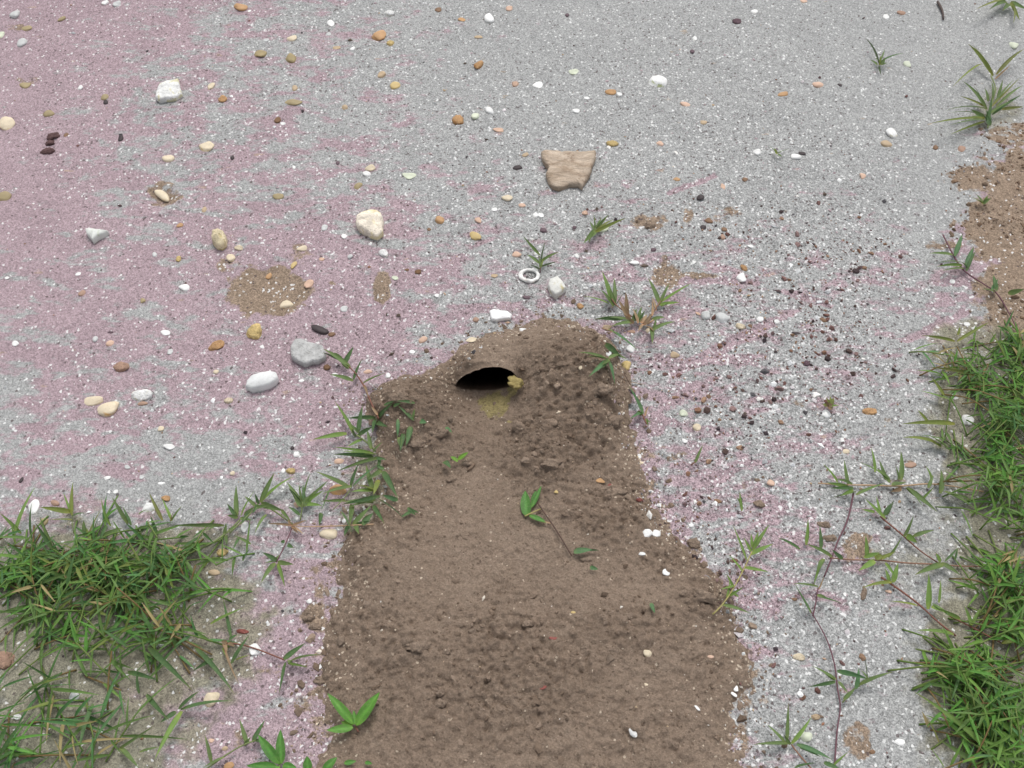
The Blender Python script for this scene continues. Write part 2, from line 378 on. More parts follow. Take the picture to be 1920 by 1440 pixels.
# ================================================================ the ground, one sheet
def axis(lo, hi, step, far):
    a = [lo]; 
    n = int(round((hi-lo)/step)); mid = [lo+(hi-lo)*i/n for i in range(n+1)]
    out = []; s = step; v = hi
    while v < far: s *= 1.35; v += s; out.append(v)
    inn = []; s = step; v = lo
    while v > -far: s *= 1.35; v -= s; inn.append(v)
    return np.array(inn[::-1]+mid+out)
gx = axis(-1.12, 1.12, .0032, 40); gy = axis(.10, 1.62, .0032, 40)
X, Y = np.meshgrid(gx, gy); fx, fy = X.ravel(), Y.ravel()
Z = ground_h(fx, fy); px, py = to_px(fx, fy)
front = (fy*cp+CAM_H*sp) > .1
px = np.where(front, px, 0); py = np.where(front, py, 1400)
E = np.full(fx.shape, -1.0); box = (abs(fx-.05) < .6) & (fy < 1.0) & (fy > -.1)
E[box] = edge_d(fx[box], fy[box])
ok = (E < .010) & ~((abs(fx-XC) < HW*1.12) & (fy > YC-.012) & (fy < YC+.03))
nx, ny = len(gx), len(gy); idx = np.arange(nx*ny).reshape(ny, nx)
Q = np.stack([idx[:-1, :-1], idx[:-1, 1:], idx[1:, 1:], idx[1:, :-1]], -1).reshape(-1, 4)
Q = Q[ok[Q].all(1)]
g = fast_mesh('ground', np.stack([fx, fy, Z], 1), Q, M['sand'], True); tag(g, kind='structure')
pk = look(PINK, px, py); pk = np.clip(pk + .8*groove(fx, fy)*(py < 800)*(px > 1000), 0, 1)
inside = smooth(-.035, .004, E)
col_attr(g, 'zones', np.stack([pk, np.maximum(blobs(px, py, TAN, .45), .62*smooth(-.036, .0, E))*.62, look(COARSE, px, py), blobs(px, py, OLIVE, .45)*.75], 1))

# ================================================================ dug soil with the burrow in it: one folded sheet
st = .00138
ax = np.arange(-.36, .43, st); yb = -.02
yF = np.arange(yb, YC, st); yF = np.append(yF[:-1], YC)
yB = np.arange(YC, on_plane(1000, 585)[1], st)
NK = 70
A = mouth_shape(ax)[0]                                    # how open the mouth is, per column
XX, YY = np.meshgrid(ax, yF); hF, eF, rF = mound_h(XX.ravel(), YY.ravel()); hF = hF.reshape(XX.shape)
XB, YB2 = np.meshgrid(ax, yB); hB, eB, rB = mound_h(XB.ravel(), YB2.ravel()+1e-9); hB = hB.reshape(XB.shape)
back = YB2-YC
lip0 = A*.010
YBw = YB2 - lip0[None, :]*np.exp(-back/.008)*0 + (A*.004)[None, :]*np.exp(-back/.01)
zf, zl = hF[-1], hB[0]
t = np.linspace(0, 1, NK+2)[1:-1]
D = .26
fy_, fz_ = [], []
wob = .003*fbm(ax*1.0, ax*0+9, 80, 3, 311)
for q in t:
    if q < .5:
        k = (q/.5)**1.3; yy = YC + A*D*k; zz = zf - A*(D*1.15*k) + A*wob*min(1, k*10)
    else:
        k = ((1-q)/.5)**1.3; yf = YC+A*.004
        yy = yf + A*(D-.002)*k
        gap = (zl-zf)*(1-k)
        zz = zf - A*(D*1.15*k) + gap*(1-k*.0) + .0035*A*np.minimum(1, k*30)*(1-k)
    fy_.append(yy); fz_.append(zz)
fx3 = np.repeat(ax[None, :], NK, 0)
VX = np.concatenate([XX, fx3, XB]); VY = np.concatenate([YY, np.array(fy_), YBw]); VZ = np.concatenate([hF, np.array(fz_), hB])
zz0 = lambda e, h: np.where(e < -.012, np.minimum(h, h-.004), h)
rows, cols = VX.shape; nF = len(yF)
idx = np.arange(rows*cols).reshape(rows, cols)
Q = np.stack([idx[:-1, :-1], idx[:-1, 1:], idx[1:, 1:], idx[1:, :-1]], -1)
keep = np.ones(Q.shape[:2], bool)
Ee = np.concatenate([eF.reshape(hF.shape), np.full((NK, cols), .05), eB.reshape(hB.shape)])
Emax = np.maximum(np.maximum(Ee[:-1, :-1], Ee[:-1, 1:]), np.maximum(Ee[1:, :-1], Ee[1:, 1:]))
keep &= Emax > -.010
closed = (A[:-1] <= 0) & (A[1:] <= 0)
keep[nF-1:nF-1+NK+1, closed] = False
# bridge closed columns straight from the front sheet to the back sheet
bi = np.where(closed)[0]
Q2 = np.stack([idx[nF-1, bi], idx[nF-1, bi+1], idx[nF+NK+1, bi+1], idx[nF+NK+1, bi]], -1)
Q = np.concatenate([Q[keep], Q2])
V = np.stack([VX.ravel(), VY.ravel(), VZ.ravel()], 1)
used = np.zeros(len(V), bool); used[Q.ravel()] = True; rm = np.cumsum(used)-1
mound = fast_mesh('dug_soil_mound', V[used], rm[Q], M['soil'], True); tag(mound, kind='structure')
rg = np.concatenate([rF, np.full(NK*cols, .4), rB])
ppx, ppy = to_px(VX.ravel(), VY.ravel())
ALG = [(928, 748, 36, 30, .62), (962, 722, 16, 22, .6), (955, 790, 8, 5, .5)]
alg = blobs(ppx, ppy, ALG, .6); alg[nF*cols:] = 0
ed = 1-smooth(.0, .05, Ee.ravel())
col_attr(mound, 'zones', np.stack([rg, alg, ed*.9, rg*0], 1)[used])

# ================================================================ loose material nobody could count
def ico():
    p = (1+5**.5)/2
    v = np.array([(-1,p,0),(1,p,0),(-1,-p,0),(1,-p,0),(0,-1,p),(0,1,p),(0,-1,-p),(0,1,-p),(p,0,-1),(p,0,1),(-p,0,-1),(-p,0,1)], float); v /= np.linalg.norm(v[0])
    f = np.array([(0,11,5),(0,5,1),(0,1,7),(0,7,10),(0,10,11),(1,5,9),(5,11,4),(11,10,2),(10,7,6),(7,1,8),(3,9,4),(3,4,2),(3,2,6),(3,6,8),(3,8,9),(4,9,5),(2,4,11),(6,2,10),(8,6,7),(9,8,1)])
    return v, f
OCT = (np.array([(1,0,0),(0,1,0),(-1,0,0),(0,-1,0),(0,0,1),(0,0,-1)], float), np.array([(0,1,4),(1,2,4),(2,3,4),(3,0,4),(1,0,5),(2,1,5),(3,2,5),(0,3,5)]))
def scatter(name, base, pos, size, flat, tint, mat, jit=.25, smooth_=False):
    bv, bf = base; n = len(pos)
    v = bv[None]*(1+jit*(RNG.random((n, len(bv), 1))-.5)*2)+jit*.5*(RNG.random((n, len(bv), 3))-.5)
    sc = size[:, None]*np.stack([RNG.uniform(.7, 1.3, n), RNG.uniform(.6, 1.0, n), flat*RNG.uniform(.7, 1.3, n)], 1)
    v = v*sc[:, None, :]
    tl = RNG.normal(0, .35, n); a = RNG.uniform(0, 2*np.pi, n)
    c, s = np.cos(tl)[:, None], np.sin(tl)[:, None]; v = np.stack([v[..., 0], v[..., 1]*c-v[..., 2]*s, v[..., 1]*s+v[..., 2]*c], -1)
    c, s = np.cos(a)[:, None], np.sin(a)[:, None]; v = np.stack([v[..., 0]*c-v[..., 1]*s, v[..., 0]*s+v[..., 1]*c, v[..., 2]], -1)
    v = v+pos[:, None, :]
    f = (bf[None]+(np.arange(n)*len(bv))[:, None, None]).reshape(-1, 3)
    o = fast_mesh(name, v.reshape(-1, 3), f, mat, smooth_)
    tt = np.repeat(np.concatenate([tint, np.ones((n, 1))], 1), len(bv), 0); col_attr(o, 'tint', tt); return o
def heights(x, y):
    z = ground_h(x, y); e = edge_d(x, y); i = e > -.006
    if i.any():
        m_ = mound_h(x[i], y[i])[0]; z[i] = np.where(e[i] > .01, m_, np.maximum(m_, z[i]))
    return z, e
def pick(pal, n, jitter=.12):
    pal = np.array(pal); c = pal[RNG.integers(0, len(pal), n)]; return np.clip(c*(1+RNG.normal(0, jitter, (n, 1))), .01, .9)
def sample(n, dens, xr=(-1.05, 1.05), yr=(.14, 1.55), soilfree=False):
    x = RNG.uniform(*xr, n); y = RNG.uniform(*yr, n); px, py = to_px(x, y)
    d = dens(x, y, px, py)
    if soilfree: d = d*(1-.85*np.clip(blobs(px, py, TAN, .45)*1.4, 0, 1))
    k = RNG.random(n) < d; return x[k], y[k]
def in_hole(x, y): return (abs(x-XC) < HW*1.05) & (y > YC-.004) & (y < YC+.012)
def put(name, base, n, dens, size, sink, flat, pal, mat, jit=.25, off_mound=True, xr=(-1.05, 1.05), yr=(.14, 1.55), jc=.12):
    x, y = sample(n, dens, xr, yr, name.endswith('grit')); z, e = heights(x, y)
    k = ~in_hole(x, y)
    if off_mound: k &= e < .012
    x, y, z = x[k], y[k], z[k]; s = np.minimum(size[0]*np.exp(RNG.exponential(size[1], len(x))), size[2])
    if off_mound: s = s*(.68+.42*look(COARSE, *to_px(x, y)))
    o = scatter(name, base, np.stack([x, y, z+s*sink], 1), s, flat, pick(pal, len(x), jc), mat, jit); tag(o, kind='stuff'); return o
WH = [(.76, .76, .75), (.64, .65, .65), (.56, .57, .58), (.48, .49, .50), (.80, .78, .74), (.58, .54, .55)]
GY = [(.42, .43, .43), (.33, .34, .34), (.50, .50, .49), (.46, .36, .38), (.38, .29, .31)]
DK = [(.055, .04, .045), (.10, .06, .06), (.08, .075, .08), (.16, .08, .07), (.12, .09, .07)]
BR = [(.26, .16, .09), (.36, .24, .14), (.46, .33, .20), (.30, .15, .09), (.50, .34, .24)]
cdens = lambda x, y, px, py: look(COARSE, px, py)
put('white_shell_grit', OCT, 54000, lambda x, y, px, py: .024+.62*look(COARSE, px, py)**2.4*np.clip(.5+.9*fbm(x, y, 9, 4, 400), 0, 1.2), (.00068, .42, .0040), .12, .5, WH, M['grit'])
put('grey_sand_grit', OCT, 52000, lambda x, y, px, py: .10+.9*look(COARSE, px, py)**1.8, (.0008, .30, .003), .1, .55, GY, M['grit'])
put('dark_mineral_grit', OCT, 18000, lambda x, y, px, py: .05+.95*np.clip(look(COARSE, px, py)**3*(.45+1.3*fbm(x, y, 7, 4, 420)), 0, 1), (.0008, .40, .0042), .15, .6, DK, M['grit'])
put('brown_grit', OCT, 9000, lambda x, y, px, py: .05+.95*np.clip(look(COARSE, px, py)**3*(.3+1.2*fbm(x, y, 7, 3, 430)), 0, 1), (.0009, .32, .003), .15, .6, BR, M['grit'])
SO = [(.185, .136, .100), (.210, .156, .117), (.240, .182, .138), (.165, .119, .087), (.265, .203, .155)]
def dcr(x, y, px, py):
    e = edge_d(x, y); rg_ = blobs(px, py, RGH, .5); out = np.exp(-np.maximum(0, -e)/.013)*(e < .01)*.8
    return np.where(e > 0, .05+.95*rg_**1.6*(.6+.7*fbm(x, y, 20, 2, 440)), out)
put('soil_crumbs', ico(), 30000, dcr, (.0011, .38, .0048), -.15, .75, SO, M['crumb'], .34, False, (-.36, .42), (.05, .95))
SP = [(.62, .52, .40), (.70, .64, .55), (.50, .38, .25), (.78, .74, .68)]
put('pale_specks_in_soil', OCT, 5500, lambda x, y, px, py: np.where(edge_d(x, y) > .0, .06+.3*np.exp(-edge_d(x, y)/.035)*(px > 800)+.2*np.exp(-edge_d(x, y)/.012), .9*np.exp(edge_d(x, y)/.012)), (.0007, .28, .0026), .2, .6, SP, M['grit'], .25, False, (-.36, .42), (.05, .95))
put('upper_soil_crumbs', ico(), 6000, lambda x, y, px, py: smooth(1780, 1850, px)*smooth(690, 600, py)*smooth(200, 290, py)*.8+.5*blobs(px, py, [(1510, 980, 20, 30, 1), (1550, 1030, 50, 16, .8), (1400, 920, 40, 50, .6), (1220, 425, 40, 20, .7), (1480, 890, 60, 50, .4)]), (.0014, .42, .006), .05, .7, SO+[(.32, .22, .15)], M['crumb'], .22, True)

RD = [(.15, .080, .066), (.10, .068, .060), (.22, .125, .085), (.075, .055, .055), (.28, .18, .12), (.19, .11, .10), (.24, .16, .15)]
RB = [(1330, 430, 130, 50, .35), (1560, 470, 130, 90, .45), (1490, 640, 150, 110, .9), (1450, 760, 130, 90, .8), (1430, 900, 150, 90, .8), (1520, 960, 110, 70, .8), (1300, 960, 80, 60, .5), (1420, 1060, 120, 60, .7), (1560, 1180, 140, 120, .4), (1460, 1260, 80, 120, .3), (1250, 760, 70, 80, .4)]
put('red_brown_grit', ico(), 23000, lambda x, y, px, py: blobs(px, py, RB, .7, .5)*np.clip(.30+1.5*fbm(x, y, 10, 4, 453), .06, .9), (.0009, .42, .0038), .1, .7, RD, M['crumb'], .38, True, (0, .75), (.2, 1.2))
put('pale_chips', ico(), 22000, lambda x, y, px, py: (.04+blobs(px, py, RB, .7, .5)*.7)*np.clip(.2+1.5*fbm(x, y, 11, 4, 460), 0, 1), (.0009, .42, .0040), .1, .5, WH, M['grit'], .34)

put('upper_soil_crumbs', ico(), 16000, lambda x, y, px, py: blobs(px, py, TAN, .3)*(px > 1700)*(py < 700)*np.clip(.35+1.2*fbm(x, y, 16, 3, 470), .05, 1), (.0013, .45, .0058), -.1, .7, [(.18, .12, .08), (.22, .16, .115), (.27, .20, .15), (.15, .10, .07)], M['crumb'], .36, True, (.55, 1.05), (.5, 1.2))

# ================================================================ stones, pebbles and shells, each a thing
C_ = dict(W=(.82,.82,.80), P=(.55,.56,.55), C=(.70,.60,.44), T=(.50,.38,.25), O=(.50,.30,.15), B=(.22,.13,.075), D=(.05,.038,.04), G=(.62,.66,.52), Y=(.58,.44,.20), K=(.64,.44,.33), R=(.26,.09,.075), V=(.13,.085,.10), L=(.36,.29,.16), Q=(.46,.45,.43), U=(.40,.26,.19))
ST = dict(W=(.62,.58,.45), P=(.45,.45,.42), C=(.58,.42,.20), T=(.36,.25,.14), O=(.34,.15,.05), B=(.12,.07,.04), D=(.10,.06,.05), G=(.50,.52,.28), Y=(.42,.26,.09), K=(.52,.30,.18), R=(.2,.06,.05), V=(.2,.12,.11), L=(.26,.18,.08), Q=(.36,.34,.30), U=(.30,.17,.12))
KN = dict(s=('pebble', 'pebble', 'smooth pebbles on the sand'), r=('rough_stone', 'stone', 'rough stones on the sand'), a=('broken_stone', 'stone', 'broken stones on the sand'), f=('stone_chip', 'stone chip', 'flat chips on the sand'), h=('shell_fragment', 'shell', 'shell fragments on the sand'))
# photo x, y, width, height, turn in degrees, kind, colour | label
STONES = """
198 5 13 11 0 a W|bright white stone at the top edge, leftmost of a white and grey pair
219 8 17 13 20 a P|pale grey stone at the top edge, right beside a bright white one
30 27 18 17 0 s P|grey green pebble in the top left corner on pink sand
115 36 14 10 0 s L|small olive brown pebble on pink sand with a tiny white dot beside it
42 80 18 16 0 s P|round grey pebble on pink sand near the top of the left edge
3 65 10 13 0 a G|pale yellow stone cut off by the left edge near the top corner
50 53 22 10 0 s L|half buried brown pebble below the grey green corner pebble
453 14 27 17 0 s O|oval orange tan pebble with dark stains near the top edge
396 163 12 14 20 a C|small cream stone right of the big white angular stone
418 187 17 13 -20 r O|small orange brown stone right and below the big white angular stone
151 165 10 9 0 a W|small white stone left of the big white angular stone on pink and grey sand
198 192 9 9 0 s D|black pebble under a tan stain, left of the big white angular stone
196 183 15 11 0 s L|small tan lump directly above a black pebble
12 233 32 25 0 s C|large beige pebble at the left edge in the upper quarter
91 214 18 14 50 s L|flat brown tan pebble above the dark purple clods
47 160 22 12 0 s L|half buried olive tan pebble on pink sand near the left edge
388 275 27 21 10 a C|blocky beige pebble with rounded corners in the upper left
314 298 22 15 -15 s C|cream pebble left of and below the blocky beige one
436 296 8 8 0 s D|small round black pebble below and right of the blocky beige one
307 366 20 34 -38 s C|upright oval beige pebble standing in a small brown pit
226 258 10 13 0 s D|dark pebble with a greenish top edge in the upper left
124 253 9 10 0 s B|small brown pebble right of the dark purple clods
621 44 16 12 0 f W|pale white chip with a flat top below the top edge
499 75 13 7 0 f P|small light grey chip near the two olive tan blocks
616 64 11 7 0 f P|light grey chip straight below the flat topped white chip
548 73 20 13 0 s C|dome shaped cream pebble above the olive tan block
730 25 20 15 0 r W|white stone with a pink tinge above the round orange brown stone
712 67 28 23 0 s O|round orange brown stone, the brightest near the top centre
732 81 15 13 0 r Y|small yellowish lump touching the round orange brown stone
820 18 13 10 0 s B|small brown pebble near the top edge right of centre left
918 36 19 19 0 s W|round white pebble with a greenish rim near the top edge
955 15 13 10 0 s K|small peach pebble right of the round white pebble at the top
866 37 15 8 0 f O|tiny orange flake left of the round white pebble at the top
896 69 17 7 0 f T|narrow orange tan flake below the round white pebble at the top
631 90 15 8 0 f T|flat brown flake left of and below the round orange brown stone
661 92 10 9 0 s W|tiny bright white pebble left of and below the round orange brown stone
489 101 23 15 0 a L|olive tan block at the left of two alike
547 111 22 19 -10 a L|olive tan block at the right of two alike
716 141 14 14 30 a T|beige tan stone with a slanted edge, left of the yellow beige pebble
741 160 19 17 0 s Y|yellow beige pebble right of a slanted beige stone
898 122 16 19 20 r O|orange brown pitted stone in the upper middle
547 193 37 14 4 s L|long olive brown pebble half sunk in pink and grey sand
553 166 11 12 0 s T|small tan pebble above the long olive brown pebble
646 200 13 12 0 s T|small tan pebble right of the long olive brown pebble
521 226 14 13 0 a B|small brown stone with a tiny white chip at its lower right
531 232 11 7 30 f W|tiny white chip at the lower right of a small brown stone
859 226 23 21 0 r O 2|dark orange brown pitted pebble left of a greenish and a white one
892 217 15 15 0 s G|pale green pebble between a dark brown and a white pebble
917 208 16 15 0 s W|round white pebble right of a pale green one
935 244 21 9 0 f K|flat peach flake below the round white pebble
695 316 20 12 -10 a C|cream and orange stone touching a white stone below it
688 326 16 11 0 a W|white stone touching a cream and orange one above it
767 330 27 15 20 f G|translucent pale green chip with a white speck at its right
670 348 14 16 20 s L|brown pebble left of and above the big cream lump
551 314 7 9 -20 a W|tiny white stone in the pink sand above the big cream lump
633 305 8 8 0 s V|small dark purple pebble above and left of the white and orange pair
1415 21 14 9 0 f W|white chip near the top edge in the grey sand on the right
1381 41 18 11 0 r V|dark grey smudge of stone near the top edge on the right
1303 72 9 8 0 f W|tiny bright white chip in the smooth grey sand near the top
1064 28 8 8 0 s V|tiny dark red pebble near the top centre
1297 96 9 9 0 s V|tiny dark red pebble below the tiny bright white chip
1076 135 20 11 -10 f G|pale greenish chip in the grey sand above the big tan slab
1009 160 20 13 -15 f W|white chip with a pink upper edge, above the big tan slab
966 158 13 14 0 r K|pinkish tan stone at the top centre
1232 152 36 23 18 a W g|large white stone with a green and yellow underside
1145 173 21 11 5 a O|orange stone with a white cube at its right
1161 177 12 11 0 a W|bright white cube touching an orange stone
1285 197 21 10 5 s K|flat orange tan pebble right of the orange and white pair
1080 208 14 9 0 f W|white chip with a pink lower edge straight above the big tan slab
1100 184 12 6 0 f W|thin white flake left of the orange and white pair
1319 229 15 9 0 s T|flat tan pebble right of and below the orange tan one
1148 269 24 14 5 r Y|olive yellow stone at the upper right corner of the big tan slab
1239 270 14 10 0 s K|small peach pebble right of the olive yellow stone
970 315 19 9 -5 s D 2|flat dark grey pebble left of the big tan slab
986 290 13 9 0 s T|small tan pebble at the upper left of the big tan slab
1267 336 14 9 -10 s O|small orange tan pebble right of the big tan slab
1420 286 15 13 10 a W|square white stone in the coarse grit on the right
1396 337 11 9 0 s B|round brown pebble below the square white stone
1356 350 9 12 0 f K|pale pink chip left of the round brown pebble
1506 2 14 7 0 s K|peach pebble cut off by the top edge on the right
1690 24 18 10 0 a U|flat brown square stone near the top right
1661 32 12 9 0 f W|white chip on a pink patch left of the brown square stone
1901 85 16 15 0 s G|pale yellow pebble beside the grass clump near the right edge
1701 121 13 11 0 s G|pale green pebble right of the small grass tuft near the top right
1535 159 22 14 0 s K|peach coloured pebble in the grey sand on the upper right
1469 176 20 10 0 s O|orange flat pebble left of and below the peach one
1575 159 9 6 20 s D|small black pebble right of the peach one
1670 249 20 20 -20 a W|bright white stone above a tan pebble in the upper right
1661 269 22 16 0 s T|tan pebble directly below a bright white stone
1492 294 19 12 10 s W|bright white oval pebble below the tiny grass sprig
1503 287 15 7 25 s D|dark red brown pebble above the bright white oval one
1754 277 11 10 0 s B|small brown pebble on pink sand near the right edge
1803 279 15 12 0 s U|tan brown pebble near the brown soil on the right
1617 330 12 13 0 s K|peach speckled pebble in the coarse white grit
1574 338 9 8 0 s W|tiny white pebble left of the peach speckled one
10 368 28 18 0 s L|brown tan pebble cut off by the left edge
433 484 17 17 -30 a C|beige wedge shaped stone on a brown patch
448 466 17 10 10 r C|small rough cream stone below the yellowish round shell
336 423 12 11 0 s O|small orange brown pebble in the pink sand left of the yellowish round shell
383 393 10 12 20 s T|small tan pebble above the yellowish round shell
346 538 21 15 -5 s W|bright white oval pebble alone on pink sand
290 477 9 11 0 s P|small grey white pebble left of the yellowish round shell
335 485 10 12 0 r Y|small yellowish rough stone below left of the round shell
268 564 11 10 30 s L|small tan pebble left of and below the bright white oval pebble
153 550 13 14 0 s U|half buried tan pebble far left below the white pointed shell
146 514 12 8 -20 f W|small bright white chip below the white pointed shell
13 521 9 6 0 f W|tiny white chip at the left edge at mid height
207 622 13 5 5 s V|thin dark purple sliver of stone on the left
310 624 20 10 10 h W|small white shell chip with a pointed left end
478 625 31 30 20 r Y 2|bright yellow orange rough stone with deep pits
405 649 34 19 -35 r O 3|slanted orange brown stone left of the bright yellow one
28 644 14 9 35 f W|white slanted chip near the left edge at mid height
208 643 15 11 -15 s K|small peach pebble above the rough tan pink stone
227 688 35 22 10 r U 2|rough tan pink stone with a lumpy outline on the left
405 698 11 9 0 s C|small cream pebble below the slanted orange brown stone
178 637 10 12 0 s P|faint pale grey pebble left of the small peach one
320 659 10 12 0 f P|faint pale chip below the small pointed shell chip
520 368 21 12 0 s L|brown pebble above the cream lump, left of a tiny white dot
645 443 12 11 -10 f W|white chip left of and below the big cream lump
608 427 12 15 10 f P|pale grey chip left of the big cream lump
719 475 17 19 -35 r W|white stone with green pits below the big cream lump
657 481 10 10 0 s P|small grey white pebble left of the green pitted white stone
603 486 10 9 -40 f K|small pale pink chip left of a grey white pebble
825 413 18 18 0 s O 2|round orange brown pebble right of the big cream lump
804 431 8 7 0 s B|tiny brown pebble at the lower left of a round orange brown one
889 444 26 16 45 s Y|slanted yellow orange oval pebble
898 413 13 12 0 s K|pinkish tan pebble above the slanted yellow orange oval one
950 371 21 14 5 s C|beige oval pebble left of and below the big tan slab
927 393 14 8 5 f W|bright white chip below the beige oval pebble
567 466 20 13 0 s C|cream tan pebble on a small brown patch above the yellow sliver
551 496 11 16 20 s Y|bright yellow sliver of stone above the round brown patch
504 519 11 13 10 s O 2|red brown pebble on the round brown patch
579 532 17 19 20 f K|pinkish translucent chip on the right rim of the brown patch
536 572 27 17 5 s C y|orange and cream oval pebble on the lower rim of the brown patch
741 521 14 10 10 f G|small pale green chip in the pink sand above the burrow
784 510 13 11 25 r B|dark brown crumb of stone, larger of two above the burrow
763 506 9 6 0 r B|dark brown crumb of stone, smaller of two above the burrow
927 517 15 8 0 f T|faint tan flake left of the white ring shell
819 554 9 8 30 f W|small white chip in the grey sand above the burrow
645 580 14 12 0 f P|pale greenish chip right of the brown patch
892 600 12 11 0 s U|round reddish brown pebble left of the bright white shell piece
600 616 38 15 22 s D 3|long dark brown pebble with an orange spot
623 627 14 10 0 s B|small brown pebble at the right end of the long dark one
613 689 15 14 10 r B 3|dark brown crumb between the grey stone and the grass shoot
793 637 15 17 15 s K|peach pebble above the burrow mouth on the left
885 637 26 11 -10 f C|flat cream chip lying right above the burrow mouth
773 660 12 8 10 f W|white chip in the grit left of the burrow mouth
628 703 12 9 0 f W|white chip beside a leaf of the leaning grass shoot
690 697 19 9 0 s K|faint peach pebble right of the leaning grass shoot
728 704 10 13 0 a W|small white block at the top left of the dug soil
565 714 11 6 0 f W|small white chip right of the long white pebble
491 650 10 8 0 f W|small white oval chip left of the pale grey stone
990 558 18 8 5 s V 2|dark grey oval pebble below the white ring shell
1088 574 14 12 10 r O|small orange brown stone right of the dark grey oval pebble
1130 430 26 14 -15 a G|white green stone under the small grass tuft
1004 403 11 11 0 f W|white chip in coarse grit below the big tan slab
979 385 14 9 10 s K|small peach pebble below left of the big tan slab
1014 404 13 9 20 f W|white flat chip right of the other below the big tan slab
1097 399 12 10 40 r K|orange and white crumb above the small grass tuft
969 478 18 14 10 s K|peach white pebble at the left of the thin sprout
1008 475 13 10 10 s W|white pebble behind the blades of the thin sprout
1081 480 10 10 0 a W|small white stone right of the thin sprout
1018 431 13 10 0 s V|dark purple pebble above the thin sprout
1077 426 9 9 0 s V|small dark purple pebble, right of two above the forked grass plant
1190 492 19 10 -15 s W|white oval pebble above the forked grass plant
1225 468 11 10 0 s V 2|round dark purple pebble right of the white oval one
1312 371 15 13 10 s D|brown black stone alone in the grey sand at the upper right
1329 414 15 11 5 s B 2|dark brown pebble, upper of three near the scattered brown dust
1317 427 12 13 0 s D|dark brown pebble, lower left of three near the scattered brown dust
1358 430 11 9 0 s B|olive brown pebble, right of three near the scattered brown dust
1355 446 10 11 0 s U|pinkish brown pebble below the three dark brown ones
1408 462 13 8 10 f W|white chip in coarse grit right of the pinkish brown pebble
1395 503 17 10 40 r O|orange brown splinter above a white stone
1390 522 19 17 10 a W|white stone below an orange brown splinter
1387 545 8 8 0 s B|small dark brown pebble below the white stone with the splinter
1324 591 18 18 0 a P|pale grey stone, smaller of two side by side
1353 595 26 26 10 a P w|pale grey white stone, larger of two side by side
1426 598 13 13 0 s W|white pebble right of the two pale grey stones
1388 612 18 14 20 r C|rough peach stone between pale stones and a tan streak
1265 666 18 13 0 s T|orange tan pebble right of the dug soil
1173 686 20 19 20 a Y|bright orange cream stone at the upper right edge of the dug soil
1138 614 17 14 10 s T|tan pebble at the foot of the forked grass plant
1183 656 18 16 20 a W|white stone right of the dug soil under a bent leaf
1140 664 12 13 0 a W|white stone between the leaves of the star shaped grass shoot
1214 620 9 10 0 s C|small cream pebble at the root of the forked grass plant
1184 622 15 6 5 f U|red brown flake under the forked grass plant
1219 673 9 6 -10 s V|small dark purple pebble left of an orange tan one
981 619 16 9 10 f W|bluish white chip at the top of the dug soil
1092 636 12 9 20 f W|white chip at the upper rim of the dug soil
1090 690 9 8 0 s C|tiny cream pebble on the dug soil
1545 601 14 10 0 s B|dark brown pebble in the coarse grit on the right
1512 682 13 12 10 r V|dark purple brown crumb in the coarse grit on the right
1493 625 17 7 10 s D|thin black stone in the coarse grit on the right
1457 604 10 8 0 s W|white pebble at the end of a brown streak in the coarse grit
1786 527 11 9 0 f W|white pebble beside a creeping stem near the right edge
1813 608 13 8 5 f W|white pebble among grass blades near the right edge
175 754 38 18 -3 s C 2|pale tan pebble lying behind a tan yellow one
205 764 42 31 -35 s C y|big tan yellow pebble in front of a paler one
266 742 42 24 8 r W|rough white stone right of the tan yellow pebble
268 757 20 9 0 s U|purple brown pebble tucked under the rough white stone
428 751 18 13 -5 r C|rough cream tan stone on pink sand below the long white pebble
303 803 12 11 0 s C|small pebble with a white top in the left middle
318 838 23 13 5 a W k|white angular stone with a pink centre
239 876 13 8 10 f P|pale grey chip above the left grass patch
201 896 13 9 0 f W|white chip above a bright white pair
266 895 10 8 0 f P|faint grey chip above the left grass patch
217 922 10 9 10 a W|bright white stone, larger of a tiny pair above the grass
204 923 8 7 0 a W|bright white stone, smaller of a tiny pair above the grass
302 906 15 6 -5 f W|thin white flake above the orange brown stone near the grass
311 935 19 12 10 r O|orange brown stone at the upper edge of the left grass patch
104 944 19 12 5 s U|brown flat pebble behind a grass blade on the left
40 900 7 12 10 s D|small black upright pebble on the far left above the grass
65 950 20 27 -5 h W|upright white shell chip at the upper edge of the left grass patch
278 952 28 19 -20 a W g|cream white stone partly behind grass blades
437 887 9 9 0 s C|tan pebble between the grey sand and a grass blade
459 988 13 24 10 a W|tall white block below the grass runner
405 987 12 7 0 f W|small white flake left of the tall white block
417 1036 26 18 0 r Y|crumbly yellow tan stone right of the left grass patch
402 1074 23 13 0 s T|tan pebble beneath the crumbly yellow tan stone
83 980 15 17 0 s L|brown tan pebble among blades at the top of the left grass patch
190 1032 24 18 0 r L|brown rough stone inside the left grass patch
555 854 12 12 0 s W|round white pebble between the soil and the left grass
545 883 18 14 0 r Y|yellow tan stone touching a small white one
532 883 8 10 10 s W|small white pebble touching a yellow tan stone
548 840 8 9 0 s D|small black pebble just above the round white one
634 917 33 23 5 s O y|large orange yellow pebble under grass leaves
618 1000 33 24 10 s C 2|large beige pebble at the left edge of the dug soil
636 866 19 11 -5 s K|pinkish pebble under long leaves left of the dug soil
557 945 13 13 0 s K|peach pebble at the foot of a grass shoot
645 977 8 10 0 s W|small white pebble next to the grass runner by the soil
1280 775 18 15 25 a G|cream yellow stone with a sharp corner right of the soil
1307 802 16 14 -20 a C k|white and orange stone below a cream yellow one
1284 827 12 8 10 f W|white chip below the white and orange stone
1122 900 22 11 25 f O|orange flake lying on the dug soil
1144 910 9 5 0 f R|tiny red flake on the dug soil
